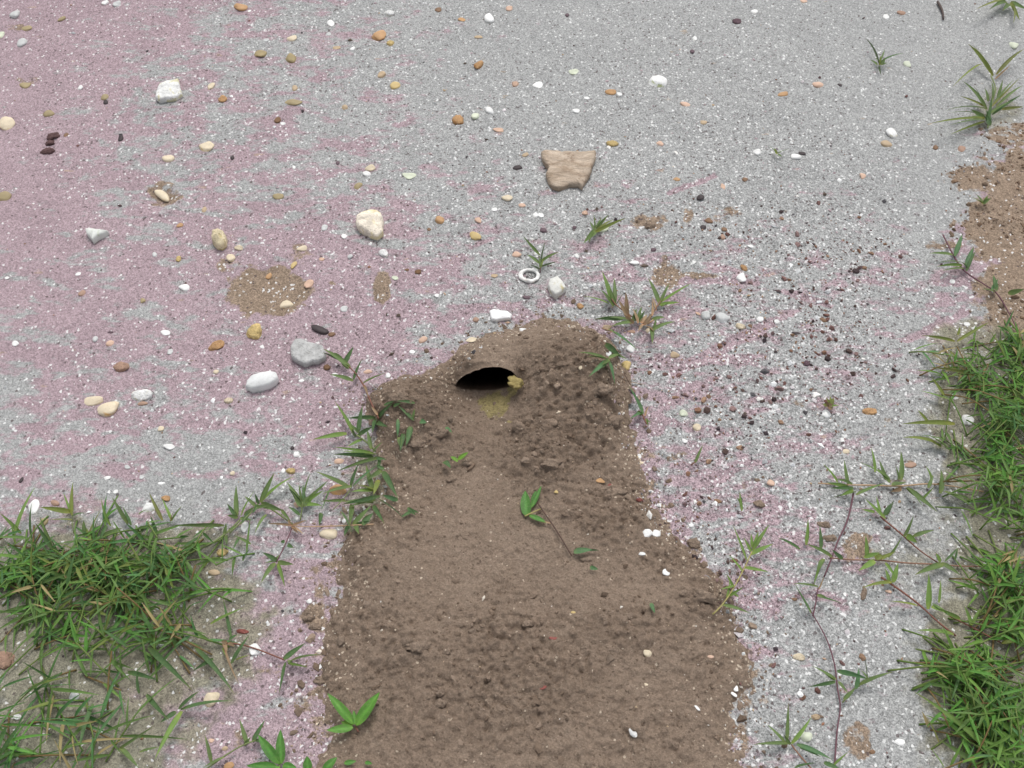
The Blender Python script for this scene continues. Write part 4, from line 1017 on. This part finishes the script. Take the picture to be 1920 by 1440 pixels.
# name | label | stems: x,y x,y ... ,radius px colour ; | leaves: bx,by,tx,ty,width,colour
STEMC = dict(r=(.20, .085, .060), p=(.135, .060, .075), g=(.17, .21, .08), t=(.42, .28, .17), y=(.36, .32, .12), b=(.24, .13, .085), k=(.10, .06, .045))
PLANTS = """
small grass tuft with one long dark blade on grey sand, upper right||1648,118 1623,72 4 k;1650,115 1659,92 4 g;1652,115 1694,100 4 d;1645,122 1632,112 5 g;1650,120 1640,108 7 g;1652,122 1660,108 7 g;1648,122 1651,104 8 y;1654,122 1664,118 6 g;1648,124 1652,141 4 k
wide grass clump at the right edge beside pale pebbles and brown soil|1852,240 1858,200 1868,165 1858,142,2,g|1862,142 1815,82 8 y;1860,140 1822,84 6 o;1868,140 1920,92 8 o;1840,120 1786,163 5 y;1866,148 1895,122 4 r;1850,205 1805,152 7 g;1845,200 1826,162 6 g;1850,205 1771,208 8 g;1850,222 1742,232 8 y;1848,215 1775,212 6 g;1846,200 1800,180 5 o;1860,200 1913,145 6 o;1862,196 1900,150 5 g;1868,200 1918,160 6 g;1850,225 1780,235 5 g;1846,228 1782,252 6 y;1855,215 1895,190 8 g;1850,228 1860,180 12 d;1846,222 1820,205 9 g;1852,230 1848,205 14 d;1860,190 1858,150 6 g;1870,185 1880,150 6 g;1878,205 1920,200 7 o;1860,215 1915,178 6 d;1843,222 1812,222 8 g;1852,190 1846,165 7 g;1856,236 1848,214 10 d
bright green tuft cut off by the top edge near the right corner||1888,-2 1830,17 7 o;1888,5 1855,18 8 g;1890,0 1870,-20 8 g;1895,5 1912,38 7 y;1892,8 1880,20 10 g;1895,4 1925,18 8 g;1885,2 1866,8 12 g;1895,0 1910,-20 10 g;1898,10 1900,44 6 o
tiny grass sprig above the bright white oval pebble||1458,288 1441,272 4 g;1458,288 1481,279 4 g;1458,290 1466,294 5 g;1457,289 1452,278 5 y
thin sprout with six blades right above the ring shell|1013,512 1013,500,1,p|1012,478 981,443 5 g;1013,500 1023,450 3 k;1013,492 1048,473 5 g;1011,494 988,477 6 g;1014,500 1046,490 3 k;1013,505 1010,480 4 g;1014,504 1020,480 4 y;1012,505 994,497 3 k;1014,494 1030,478 4 g
small dense grass tuft leaning over a white green stone||1115,436 1174,409 6 y;1118,430 1142,402 5 g;1115,430 1113,401 4 g;1118,432 1094,456 9 g;1112,440 1098,444 4 g;1118,432 1135,412 6 g;1116,434 1106,415 5 g;1120,428 1128,408 7 g;1112,436 1105,455 7 y;1120,432 1150,412 5 o
forked grass plant with straw coloured base, biggest in the upper middle|1205,605 1188,596 1172,585 1152,570 1147,560,2.2,b;1215,605 1222,590 1232,575 1238,565,2.2,b;1205,606 1215,608 1225,600,3,t|1150,574 1129,509 9 l;1152,572 1151,520 7 g;1150,574 1126,543 6 g;1142,570 1093,555 6 l;1153,576 1172,545 2 k;1154,572 1143,540 6 g;1168,598 1115,598 7 d;1186,604 1146,612 7 g;1190,602 1126,595 5 g;1236,570 1215,521 8 g;1238,568 1256,530 6 g;1238,568 1298,530 7 l;1236,572 1275,567 6 l;1240,575 1256,566 6 g;1222,600 1247,595 7 g;1222,620 1266,603 7 g;1221,614 1223,645 8 g;1225,618 1230,596 5 g;1192,602 1190,580 7 d;1196,602 1203,574 6 g;1200,604 1210,582 7 d;1186,602 1194,578 5 g;1176,596 1173,548 9 r;1182,598 1160,562 8 t;1196,606 1186,578 7 t;1202,606 1214,590 7 t;1208,610 1222,588 7 r;1188,606 1170,590 7 t;1222,592 1222,560 6 t;1230,582 1222,556 5 t;1212,612 1226,622 7 t;1206,608 1196,622 5 t
single bent blade arching over pink sand below the forked grass plant|1128,615 1140,618 1148,622,1.4,t|1144,620 1197,658 9 b;1140,618 1158,628 5 g
star shaped grass shoot at the upper right of the dug soil|1120,632 1136,646,1,b|1134,645 1164,670 10 d;1141,676 1084,661 8 g;1140,676 1104,706 8 b;1142,678 1153,722 8 b;1138,674 1100,668 7 g;1142,674 1128,684 7 g;1142,672 1164,664 8 g;1158,668 1176,674 7 g;1138,676 1130,690 6 g
slender grass shoot standing on the right border of the soil|1170,700 1182,722,1,k;1205,778 1212,795,2,r|1205,776 1179,724 10 b;1204,774 1180,786 7 b;1200,774 1190,780 6 g;1210,780 1217,760 5 t;1212,785 1216,798 6 g;1204,778 1196,770 6 g;1213,790 1221,792 4 g
short lone blade sprouting from coarse pink grit|1296,872 1303,866,2,b|1303,868 1318,834 5 g;1302,866 1308,858 4 g
short pale upright blade in grit right of the dug soil||1391,958 1387,922 5 l;1389,946 1382,932 3 l
pale tall grass shoot rooted at a clod on the right border of the soil|1336,1152 1350,1140 1365,1120 1380,1095 1396,1065 1410,1034,1.8,y|1411,1032 1442,984 7 l;1408,1040 1450,1020 8 l;1412,1030 1422,996 6 l;1400,1050 1374,984 4 l;1410,1026 1408,1000 5 l;1392,1072 1366,1040 5 l;1396,1064 1440,1072 6 l;1376,1104 1362,1076 5 l;1366,1118 1395,1100 5 l;1355,1134 1406,1150 6 g;1378,1098 1350,1105 4 l;1372,1110 1386,1120 5 l;1362,1120 1368,1086 5 l;1408,1034 1394,1008 5 l
long purple grass runner crossing the grit on the lower right|1563,1460 1566,1420 1569,1370 1578,1319 1568,1290 1569,1262 1560,1225 1548,1192 1530,1162 1518,1142,2.1,p;1524,1155 1530,1130 1534,1102,1.8,p;1580,1317 1597,1292 1612,1286,2.2,g|1520,1150 1490,1094 9 d;1534,1100 1486,1094 5 g;1536,1120 1579,1131 7 d;1532,1116 1552,1122 6 g;1568,1274 1522,1248 5 g;1566,1278 1516,1288 7 d;1570,1258 1630,1274 9 b;1604,1292 1610,1252 8 b;1626,1275 1621,1228 4 k;1610,1285 1674,1260 8 g;1565,1275 1545,1262 5 g;1572,1278 1590,1300 6 g;1582,1312 1604,1290 7 g;1535,1104 1545,1080 4 t;1628,1276 1614,1256 5 g
grass shoot with five spread blades at the bottom right of the soil|1484,1396 1500,1418 1525,1445,2.4,b|1474,1392 1478,1318 8 g;1484,1394 1521,1345 7 l;1472,1392 1438,1358 6 g;1480,1394 1412,1396 7 g;1494,1396 1560,1424 9 b;1500,1402 1540,1420 7 d;1490,1440 1530,1430 7 d;1545,1430 1575,1442 8 d;1562,1436 1590,1410 5 l;1482,1396 1470,1378 6 g
grass runner with upright blades pointing left into the grit|1534,906 1580,909 1640,910 1690,912 1740,906 1790,912 1845,922,2.2,t;1600,925 1594,960 1584,990 1572,1010 1562,1040 1545,1082,2.0,p|1570,905 1543,870 7 l;1590,908 1583,862 6 g;1598,908 1566,898 5 g;1640,885 1633,838 7 l;1660,900 1648,862 8 g;1690,900 1689,846 8 g;1684,900 1678,872 8 g;1668,900 1610,866 6 l;1668,905 1644,878 9 g;1700,915 1758,960 9 g;1770,922 1830,955 12 g;1762,925 1764,880 10 g;1745,900 1734,872 8 l;1600,915 1556,915 6 d;1606,922 1556,934 4 k;1605,928 1660,906 7 g;1740,915 1750,890 6 g;1728,936 1752,912 5 l;1672,910 1700,905 10 g;1700,914 1730,950 6 g;1592,915 1550,905 7 l;1600,920 1575,930 7 l;1690,916 1670,922 8 r;1820,940 1780,924 8 g
grass runner with a forked brown stem below the upright blades|1556,1046 1600,1050 1650,1050 1700,1056 1760,1058 1800,1062 1840,1062,2.2,b;1650,968 1670,985 1694,1004 1716,1026 1738,1042 1760,1056,2.2,r|1660,972 1622,935 6 l;1650,965 1643,930 6 l;1658,966 1670,944 8 d;1662,966 1676,938 5 k;1640,960 1615,955 5 l;1694,1006 1713,966 7 g;1712,1006 1752,994 7 g;1700,1004 1720,1018 10 l;1665,1045 1692,1004 5 g;1625,1045 1623,1004 7 l;1620,1045 1650,1036 8 l;1650,1048 1680,1034 6 y;1560,1044 1510,1020 6 g;1512,1022 1515,972 7 l;1538,1030 1537,984 10 d;1545,1048 1532,1078 9 g;1536,1060 1525,1098 6 l;1500,1030 1458,1008 5 d;1640,1052 1610,1070 10 l;1660,1055 1680,1085 5 l;1770,1058 1715,1078 10 g;1765,1056 1800,1078 8 g;1762,1054 1754,1036 7 l;1772,1052 1798,1026 4 d;1790,1050 1796,1028 4 d;1830,1058 1808,1024 5 d;1580,1048 1560,1030 7 d;1640,1045 1655,1042 12 y
brown runner with yellow green leaves left of the lower right grass|1652,1082 1690,1108 1722,1132 1742,1150 1762,1170 1792,1192,2.6,r;1780,1155 1815,1172 1845,1188 1878,1206,2.2,r|1672,1092 1617,1102 6 y;1720,1136 1668,1127 7 y;1740,1142 1741,1076 9 l;1746,1138 1778,1150 10 l;1748,1132 1782,1158 5 d;1788,1190 1718,1182 9 l;1760,1130 1764,1086 5 l;1822,1172 1808,1136 6 l;1822,1172 1838,1140 6 l;1842,1180 1848,1140 6 l;1800,1160 1760,1140 7 l;1674,1092 1684,1056 9 l;1668,1092 1660,1066 6 l;1880,1206 1900,1160 8 y;1878,1206 1920,1200 7 y
two long blades leaning out of the lower right grass||1870,1425 1712,1296 9 l;1780,1362 1735,1340 5 l;1830,1432 1758,1385 9 g;1760,1392 1736,1340 5 o;1850,1400 1800,1372 8 g;1770,1440 1742,1400 5 l
bent grass blades rising at the upper end of the right grass||1790,640 1727,629 5 y;1795,640 1855,604 6 y;1795,628 1800,612 6 y;1885,672 1852,614 6 y;1800,680 1770,650 5 o;1820,690 1778,664 6 g;1830,705 1740,688 5 o;1770,740 1746,706 5 y;1775,748 1724,732 6 l;1790,795 1690,795 8 y;1740,792 1720,768 5 y;1755,830 1692,820 7 y;1780,845 1740,815 11 g;1765,838 1745,828 6 y
creeping grass stem over the brown soil at the right edge|1768,440 1788,480 1806,508 1845,533 1870,548 1888,580 1905,612 1918,640,1.9,p|1790,480 1804,440 8 b;1812,500 1826,462 9 b;1786,478 1742,475 6 g;1800,492 1760,492 5 g;1808,504 1766,508 6 g;1804,498 1756,500 5 l;1868,545 1862,515 8 d;1866,548 1840,542 5 g;1890,550 1920,542 9 g;1816,505 1800,490 7 d;1812,508 1830,470 6 d;1860,545 1872,522 6 b
small bright green sprout on the brown soil near the right edge||1842,380 1830,364 6 g;1843,380 1852,366 6 l;1842,382 1858,372 6 g;1843,383 1822,370 4 o
grass shoot leaning up and left from the left heap|710,785 702,768 690,742 682,722 668,700 655,688,2.0,r|657,690 606,654 8 g;644,678 603,660 4 k;644,684 663,650 8 d;642,676 627,661 6 g;664,712 679,672 9 d;662,714 618,702 7 g;681,719 724,699 9 g;682,722 690,744 5 r;655,690 640,682 6 g;708,778 696,762 5 t
spreading grass shoot on the left border of the soil above its middle|704,846 690,830 668,815,2.2,g|663,814 627,752 9 l;671,812 680,760 8 d;650,813 586,824 8 l;674,812 658,795 5 g;704,783 652,784 7 d;708,786 737,756 8 d;706,792 727,800 8 d;672,816 700,800 7 d;700,856 625,852 8 d;700,850 626,838 5 l;712,858 632,884 6 g;706,852 660,858 8 g;700,848 718,828 7 g;700,860 725,862 6 d;712,858 708,882 7 d;696,842 688,806 7 g;680,824 650,838 6 l;704,786 698,812 8 d;700,852 640,845 4 l;668,820 656,800 5 k
leafy grass shoot at the left border beside the orange yellow pebble|700,983 640,986 570,988 548,985,1.8,t;548,988 540,1010 528,1036 518,1054,1.8,p;660,912 650,930 624,956,1.4,g|655,914 592,884 8 g;658,912 673,868 7 d;660,912 604,926 7 g;662,912 710,870 7 b;700,918 686,870 9 g;718,884 746,934 10 d;746,938 716,928 8 b;700,942 640,942 9 g;704,938 655,950 9 g;712,930 640,946 7 d;700,948 721,982 8 d;710,936 760,975 3 k;662,985 696,948 9 g;666,985 673,1002 8 g;655,985 645,1006 7 d;680,985 700,962 9 d;666,984 696,976 6 d;640,960 660,1000 4 d;680,980 690,965 8 g;716,882 688,900 8 g;720,880 705,872 6 d;700,920 658,922 7 l;704,920 668,908 6 y;660,946 656,986 9 g;710,900 700,928 9 y;648,938 600,940 5 g;618,918 602,958 3 d
grass shoot with a fan of blades left of the orange yellow pebble|563,975 566,955 568,942,2.0,g|566,944 538,904 7 g;566,944 560,905 5 g;568,942 583,884 7 g;570,942 616,900 6 g;570,946 604,948 7 l;566,946 540,914 7 d;572,942 606,920 6 l;566,950 550,930 8 g;572,948 568,908 6 d;568,950 580,930 11 g;562,966 540,950 6 d;602,962 598,985 8 d;574,946 590,925 8 l
four bladed rosette at the end of a purple runner, left of the soil||520,1053 492,1036 8 d;521,1054 551,1058 8 g;516,1056 490,1092 8 g;521,1057 534,1100 7 l;518,1053 495,1056 7 g;540,1021 551,1027 7 d;534,1015 526,1016 6 d;518,1052 524,1040 8 g
grass shoot with long paired blades above the left grass patch|552,985 530,970 508,952 486,945 462,970 430,1000,2.2,g|488,942 515,886 9 g;492,940 554,892 9 l;486,945 478,925 7 d;490,945 532,958 11 g;528,956 546,978 6 g;480,950 458,930 6 g;478,952 505,948 6 g;500,965 478,1000 7 g;470,960 450,985 7 d;484,946 474,962 6 d;552,986 500,982 4 t;548,985 560,1000 6 t;548,988 570,1002 6 t;546,984 540,972 6 t;546,986 575,975 4 t
upright grass shoot between the paired blades and the left grass patch|450,975 425,1000 395,1020 350,1040,2.6,g|445,966 443,910 9 g;453,966 477,920 6 l;444,968 426,944 7 d;458,966 478,950 6 g;446,970 426,966 7 g;450,972 472,975 6 g;420,985 322,985 7 g;420,1002 424,980 6 g;424,1004 426,1022 7 g;430,995 445,985 5 g;450,1008 438,1030 6 d;415,984 380,998 5 g;470,1020 440,1005 5 g;456,1052 468,1030 8 d
reddish runner with a star of leaves on the pink sand, lower left|420,1206 440,1206 460,1210 485,1218 515,1230 535,1238,2.0,r|433,1195 418,1122 6 d;532,1236 572,1206 9 d;545,1240 606,1228 9 g;536,1242 523,1302 9 d;540,1244 578,1252 4 l;420,1210 449,1284 4 r;434,1244 468,1190 7 d;420,1208 425,1225 8 t;395,1170 456,1140 6 l;430,1200 445,1190 6 d;425,1206 415,1202 8 r;442,1238 470,1228 4 y;540,1238 550,1250 6 g;428,1206 440,1212 7 r;418,1215 430,1245 5 l
long low blade with two upright leaves at the lower left edge of the sand|382,1445 420,1418 455,1396 480,1388,2.2,g|397,1430 384,1378 7 g;463,1396 449,1348 8 g;474,1392 497,1350 9 d;478,1388 500,1396 8 d;420,1420 380,1440 5 g;458,1398 470,1382 6 g
long grey green blades reaching over the tan cube stone||339,1331 436,1314 8 d;341,1334 290,1424 9 l;366,1214 440,1302 8 d;278,1214 362,1296 10 d;275,1302 318,1352 9 d;330,1335 300,1355 8 d;335,1330 375,1295 7 d;400,1235 362,1258 7 d;222,1405 290,1360 5 g;262,1410 300,1400 5 g;225,1402 260,1440 9 g;175,1320 148,1410 8 d;262,1300 258,1250 8 d;240,1260 295,1275 8 d
seedling with four broad green leaves on the lower left soil|672,1372 666,1362,1.8,r|664,1358 614,1300 17 Bg;668,1360 712,1298 22 Bg;662,1364 612,1369 15 Bg;662,1358 640,1354 12 Bl;666,1358 663,1332 9 Bg
seedling with broad leaves at the bottom edge beside the soil|524,1440 524,1430,2.6,g|524,1432 484,1378 18 Bd;528,1432 526,1368 17 Bd;520,1438 462,1436 14 Bd;530,1436 556,1440 14 Bd;524,1438 505,1450 13 Bg
seedling leaves poking over the bottom edge left of the soil corner||577,1445 576,1418 16 Bd;606,1448 632,1420 16 Bd;590,1450 560,1452 14 Bd
scrap of green leaf at the bottom edge on the soil||645,1431 668,1427 9 Bd;684,1430 698,1432 7 Bd
tiny yellow green seedling on the soil left of the run||857,864 845,856 8 Bl;858,862 878,848 8 Bl;858,866 852,858 6 Bl
dark leaf scrap on the soil below the tiny seedling||832,866 845,878 11 d
fallen leafy sprig with a bare stalk lying on the soil|1008,942 1018,958 1034,980 1052,1008 1072,1042,2.0,k;984,968 1000,960 1014,954,1.8,y|988,968 985,920 19 Bd;996,952 1015,911 9 Bd;992,966 1026,980 10 Bd;1014,978 1036,982 4 t;986,966 978,950 10 Bd;998,945 1005,920 8 Bd
detached grey green leaf at the tip of the fallen stalk||1076,1036 1112,1031 11 b;1104,1032 1124,1032 4 k
dark green leaf scraps stuck in the left heap||770,800 761,836 10 d;746,786 745,822 6 b;776,788 746,760 6 d;778,756 742,752 5 d;757,812 750,846 8 d;788,790 800,793 9 b;748,820 752,842 8 g;835,802 848,812 7 b;738,762 752,756 6 d;720,760 740,752 5 d;774,785 778,766 5 g
tiny green leaf bit on the right soil||1220,1131 1228,1150 7 b
tiny green leaf bit on the middle soil||1106,1064 1122,1068 7 b
three leaved scrap on the soil right of the left border shoot||770,960 751,970 6 d;764,952 780,966 6 d;764,953 786,962 5 d
brown green tuft above the white green pebble in the coarse grit||1555,762 1548,744 9 o;1556,762 1564,746 8 o;1552,764 1562,760 14 r;1556,764 1574,760 6 l;1550,762 1542,758 7 o;1556,760 1556,742 7 y
curved dark blade at the bottom right corner||1918,1178 1874,1176 5 d
tall upright blades at the upper edge of the left grass patch|138,1000 134,975 136,958,1.2,g|136,966 137,903 9 y;135,964 119,924 5 l;134,960 75,951 9 y;136,968 160,962 5 d;136,975 92,975 5 y;60,1010 60,942 5 d;25,1010 66,913 6 l;40,1000 0,962 7 l;30,1020 22,975 5 l;100,1030 66,980 10 d;98,1025 74,968 8 g
leaning blades near the cream white stone at the left grass edge||240,982 210,932 7 g;246,985 230,950 5 d;208,986 190,934 6 l;200,985 185,1018 6 d;165,1008 191,953 5 o;160,1000 157,975 7 g;305,976 280,924 6 o;322,977 304,934 6 l;322,976 341,948 5 g;320,978 325,960 4 r;260,965 275,955 5 g;296,1002 282,966 8 d;262,1000 300,975 4 d;190,1008 230,990 8 g
"""
def sp3(x, y, h): return surf(x, y, h)
ground_cache = {}
def place_plant(line):
    lab, stems, leaves = line.split('|'); parts = []
    first = None
    for l in leaves.split(';'):
        if l.strip(): first = l; break
    fx0, fy0 = map(float, first.split()[0].split(','))
    root = surf(fx0, fy0, 0)
    broad_any = 'Bg' in leaves or 'Bd' in leaves or 'Bl' in leaves
    nm = 'seedling' if 'seedling' in lab else 'leaf_scrap' if ('scrap' in lab or 'leaf bit' in lab or 'detached' in lab) else 'grass_runner' if 'runner' in lab or 'creeping' in lab else 'leafy_sprig' if 'sprig with' in lab else 'grass_shoot'
    cat = {'seedling': 'seedling', 'leaf_scrap': 'leaf scrap', 'grass_runner': 'grass runner', 'grass_shoot': 'grass shoot', 'leafy_sprig': 'fallen sprig'}[nm]
    e = bpy.data.objects.new(nm, None); e.empty_display_size = .01; COL.objects.link(e); e.location = root
    tag(e, lab, cat, {'seedling': 'broad leaved seedlings', 'leaf_scrap': 'scraps of leaf on the soil', 'grass_runner': 'creeping grass runners', 'grass_shoot': 'grass shoots growing out of the sand'}.get(nm))
    flatp = nm in ('leaf_scrap', 'leafy_sprig')
    hs_ = {}
    if stems.strip():
        for s_ in stems.split(';'):
            body, rr, cc = s_.rsplit(',', 2); pts = [tuple(map(float, q.split(','))) for q in body.split()]
            r_ = float(rr)*mpp(*pts[0])*.78; n = len(pts)
            P3 = [sp3(x, y, r_*.8+(.002+.004*math.sin(i*1.7+1)**2)*(.35 if flatp else 1)+(.0035 if flatp else 0)+ (0.006*(i/(n-1)) if nm == 'grass_shoot' else 0)) for i, (x, y) in enumerate(pts)]
            V, Fs = tube_geo(P3, r_, r_*.8); o = mesh_obj('stem', V, Fs, M['stem'], e, True, root); tinted(o, STEMC.get(cc, STEMC['b']))
    for l in leaves.split(';'):
        q = l.split()
        if len(q) < 4: continue
        bx, by = map(float, q[0].split(',')); tx, ty = map(float, q[1].split(',')); wpx = float(q[2]); cc = q[3]
        s = mpp(bx, by); L = math.hypot(tx-bx, ty-by)*s; br = cc[0] == 'B'; ck = cc[-1] if not br else {'g': 'g', 'd': 'd', 'l': 'l'}[cc[1]]
        h0 = .004 + (.003 if not flatp else 0); h1 = h0 + (random.uniform(.12, .42)*L if not flatp else .001)
        if ck == 'k': h1 = h0+.1*L
        a = sp3(bx, by, h0); b = sp3(tx, ty, h1)
        if flatp: bend, roll = .06, random.uniform(-.3, .3)
        else: bend, roll = random.uniform(.03, .15), random.uniform(-.7, .7)
        V, Fs = leaf_geo(a, b, wpx*s*(1.0 if not br else 1.05)*((1.2 if by > 300 else .95) if not br else 1), bend, roll if not br else roll*.3, 12 if br else 8, .12 if br else .25, br, random.uniform(-.05, .05))
        o = mesh_obj('leaf', V, Fs, M['broad' if br else 'leaf'], e, True, root)
        g_ = np.array(GR[ck])*random.uniform(.85, 1.15)
        if br: g_ = {'g': np.array((1, 1, 1)), 'd': np.array((.8, .85, 1.1)), 'l': np.array((1.6, 1.2, 1.2))}[ck]
        if not br: g_ = g_*np.array((1.0, .86, 1.12))*.95
        tinted(o, g_)
        n_ = len(V); kk = 5 if br else 3; ii = np.arange(n_); tt_ = (ii//kk)/max(1, n_//kk-1)
        f_ = np.where(ii % kk == kk//2, 1.45 if br else 1.2, 1.0)*(1+.12*np.sin(ii*2.3+bx))
        t_ = np.tile(g_, (n_, 1))*f_[:, None]; dry = np.clip((tt_-.82)/.18, 0, 1)[:, None]*(.0 if br else random.choice([0, .3, .8])); base_ = np.clip((.22-tt_)/.22, 0, 1)[:, None]
        t_ = t_*(1-dry)+np.array((2.4, 1.1, 1.6))*.8*dry; t_ = t_*(1+base_*np.array((.5, .2, .1)))
        o.data.color_attributes['tint'].data.foreach_set('color', np.concatenate([t_, np.ones((n_, 1))], 1).astype(np.float32).ravel())
for line in PLANTS.strip().split('\n'): place_plant(line)

# dark twig at the top
tp = [sp3(x, y, .003) for x, y in [(1758, 3), (1763, 12), (1768, 22), (1769, 36)]]
V, Fs = tube_geo(tp, .0022, .0012); o = mesh_obj('twig', V, Fs, M['twig'], None, True, tp[0]); tag(o, 'short dark bent twig lying at the top edge on the right', 'twig')

# ---------------------------------------------------------------- matted grass: nobody could count it
def mat_of_grass(name, spots, n, lenr, wpx, seed, pal):
    r = random.Random(seed); V = []; Fs = []; T = []; base = 0
    def add(v, f, c):
        nonlocal base
        V.append(v); Fs.extend([[q+base for q in p] for p in f]); T.append(np.tile(np.array([*c, 1.0]), (len(v), 1))); base += len(v)
    tot = sum(s_[4] for s_ in spots)
    for i in range(n):
        k = r.random()*tot; 
        for s_ in spots:
            k -= s_[4]
            if k <= 0: break
        cx, cy, rx, ry, wgt, hmax, ls = s_
        a = r.random()*2*math.pi; q = abs(r.gauss(0, .62)); x = cx+rx*q*math.cos(a); y = cy+ry*q*math.sin(a)
        hh = hmax*r.random()**1.3
        wx, wy = on_plane(x, y, hh); z0 = float(ground_h(wx, wy)); p = np.array([float(wx), float(wy), z0+hh+.002])
        heading = r.uniform(0, 2*math.pi); nl = r.randint(4, 7)
        if r.random() < .35: nl = 2
        # creeping stem down to the ground
        ln = r.uniform(.03, .06); q2 = p-np.array([math.cos(heading)*ln, math.sin(heading)*ln, 0]); q2[2] = z0+.001
        v, f = tube_geo([q2, (p+q2)/2+np.array([0, 0, hh*.35]), p], .0009, .0007, 5); sc = r.choice([(.13, .19, .06), (.20, .11, .065), (.16, .18, .07), (.12, .16, .05)]); add(v, f, tuple(np.array(sc)/np.array([.11, .16, .06])))
        ck = r.choice(pal)
        for j in range(nl):
            az = heading+(1 if j % 2 else -1)*r.uniform(.15, 1.15)+(math.pi*(r.random() < .12)); L = r.uniform(*lenr)*ls; el = r.uniform(.0, .75)
            st_ = p-np.array([math.cos(heading), math.sin(heading), 0])*(j*.0062*ls+r.uniform(0, .003))-np.array([0, 0, hh*.12*j])
            d = np.array([math.cos(az)*math.cos(el), math.sin(az)*math.cos(el), math.sin(el)])*L
            tip = st_+d; tip[2] = max(tip[2]-L*.25*math.cos(el), z0+.002)
            c = np.array(GR[ck if r.random() < .75 else r.choice(pal)])*r.uniform(.75, 1.2)
            v, f = leaf_geo(st_, tip, r.uniform(*wpx), r.uniform(.05, .2), r.uniform(-.6, .6), 5, .25); add(v, f, c)
    V = np.concatenate(V); me = bpy.data.meshes.new(name); me.from_pydata(V.tolist(), [], Fs); me.shade_smooth(); me.materials.append(M['leaf'])
    o = bpy.data.objects.new(name, me); COL.objects.link(o); col_attr(o, 'tint', np.concatenate(T)); return o
PAL = ['g', 'g', 'g', 'd', 'd', 'b', 'b', 'l', 'g', 'd', 'o', 'g', 'g', 'd', 'b', 'g', 'd', 'n', 'n', 'n', 'g', 't']
# photo x, y, reach x, reach y, weight, height of the nodes, leaf length
SL = [(60, 1070, 90, 50, 13, .028, 1), (200, 1075, 120, 50, 16, .03, .95), (320, 1060, 80, 45, 9, .024, .85), (250, 1120, 150, 50, 9, .022, .9), (60, 1130, 80, 50, 6, .02, .9), (150, 1010, 150, 30, 4, .018, .8), (120, 1205, 150, 45, 6.5, .02, 1.1), (290, 1180, 90, 50, 3.6, .016, 1), (90, 1300, 120, 60, 1.8, .014, 1.5), (150, 1380, 170, 60, 3.0, .016, 1.5), (20, 1400, 60, 60, 4.5, .02, 1.3), (230, 1290, 60, 60, 1.6, .014, 1.5)]
o = mat_of_grass('creeping_grass', SL, 205, (.016, .042), (.0020, .0038), 21, PAL)
tag(o, 'matted green creeping grass at the left edge below the middle', 'grass', kind='stuff')
SR = [(1890, 780, 70, 90, 16, .03, .9), (1880, 900, 75, 80, 18, .034, .9), (1830, 700, 70, 60, 5, .02, .9), (1900, 660, 40, 60, 5, .02, .9), (1885, 1090, 60, 60, 10, .028, .9), (1830, 1265, 90, 50, 12, .026, .9), (1880, 1330, 70, 70, 11, .03, 1), (1880, 1420, 80, 50, 10, .03, 1.1), (1820, 1350, 60, 60, 5, .02, 1), (1980, 1000, 50, 420, 22, .03, 1), (1900, 1180, 50, 40, 5, .02, .9), (1760, 830, 40, 60, 1.2, .012, .9)]
o = mat_of_grass('creeping_grass', SR, 380, (.014, .036), (.0019, .0035), 22, ['g', 'g', 'g', 'l', 'l', 'l', 'd', 'n', 'g', 'g', 'l', 'n', 'b', 'g', 'd', 'l', 'n', 't', 'n', 'g'])
tag(o, 'dense bright green creeping grass along the right edge', 'grass', kind='stuff')
for o in list(bpy.data.objects):
    if o.name.startswith('creeping_grass') and 'label' in o: del o['category']
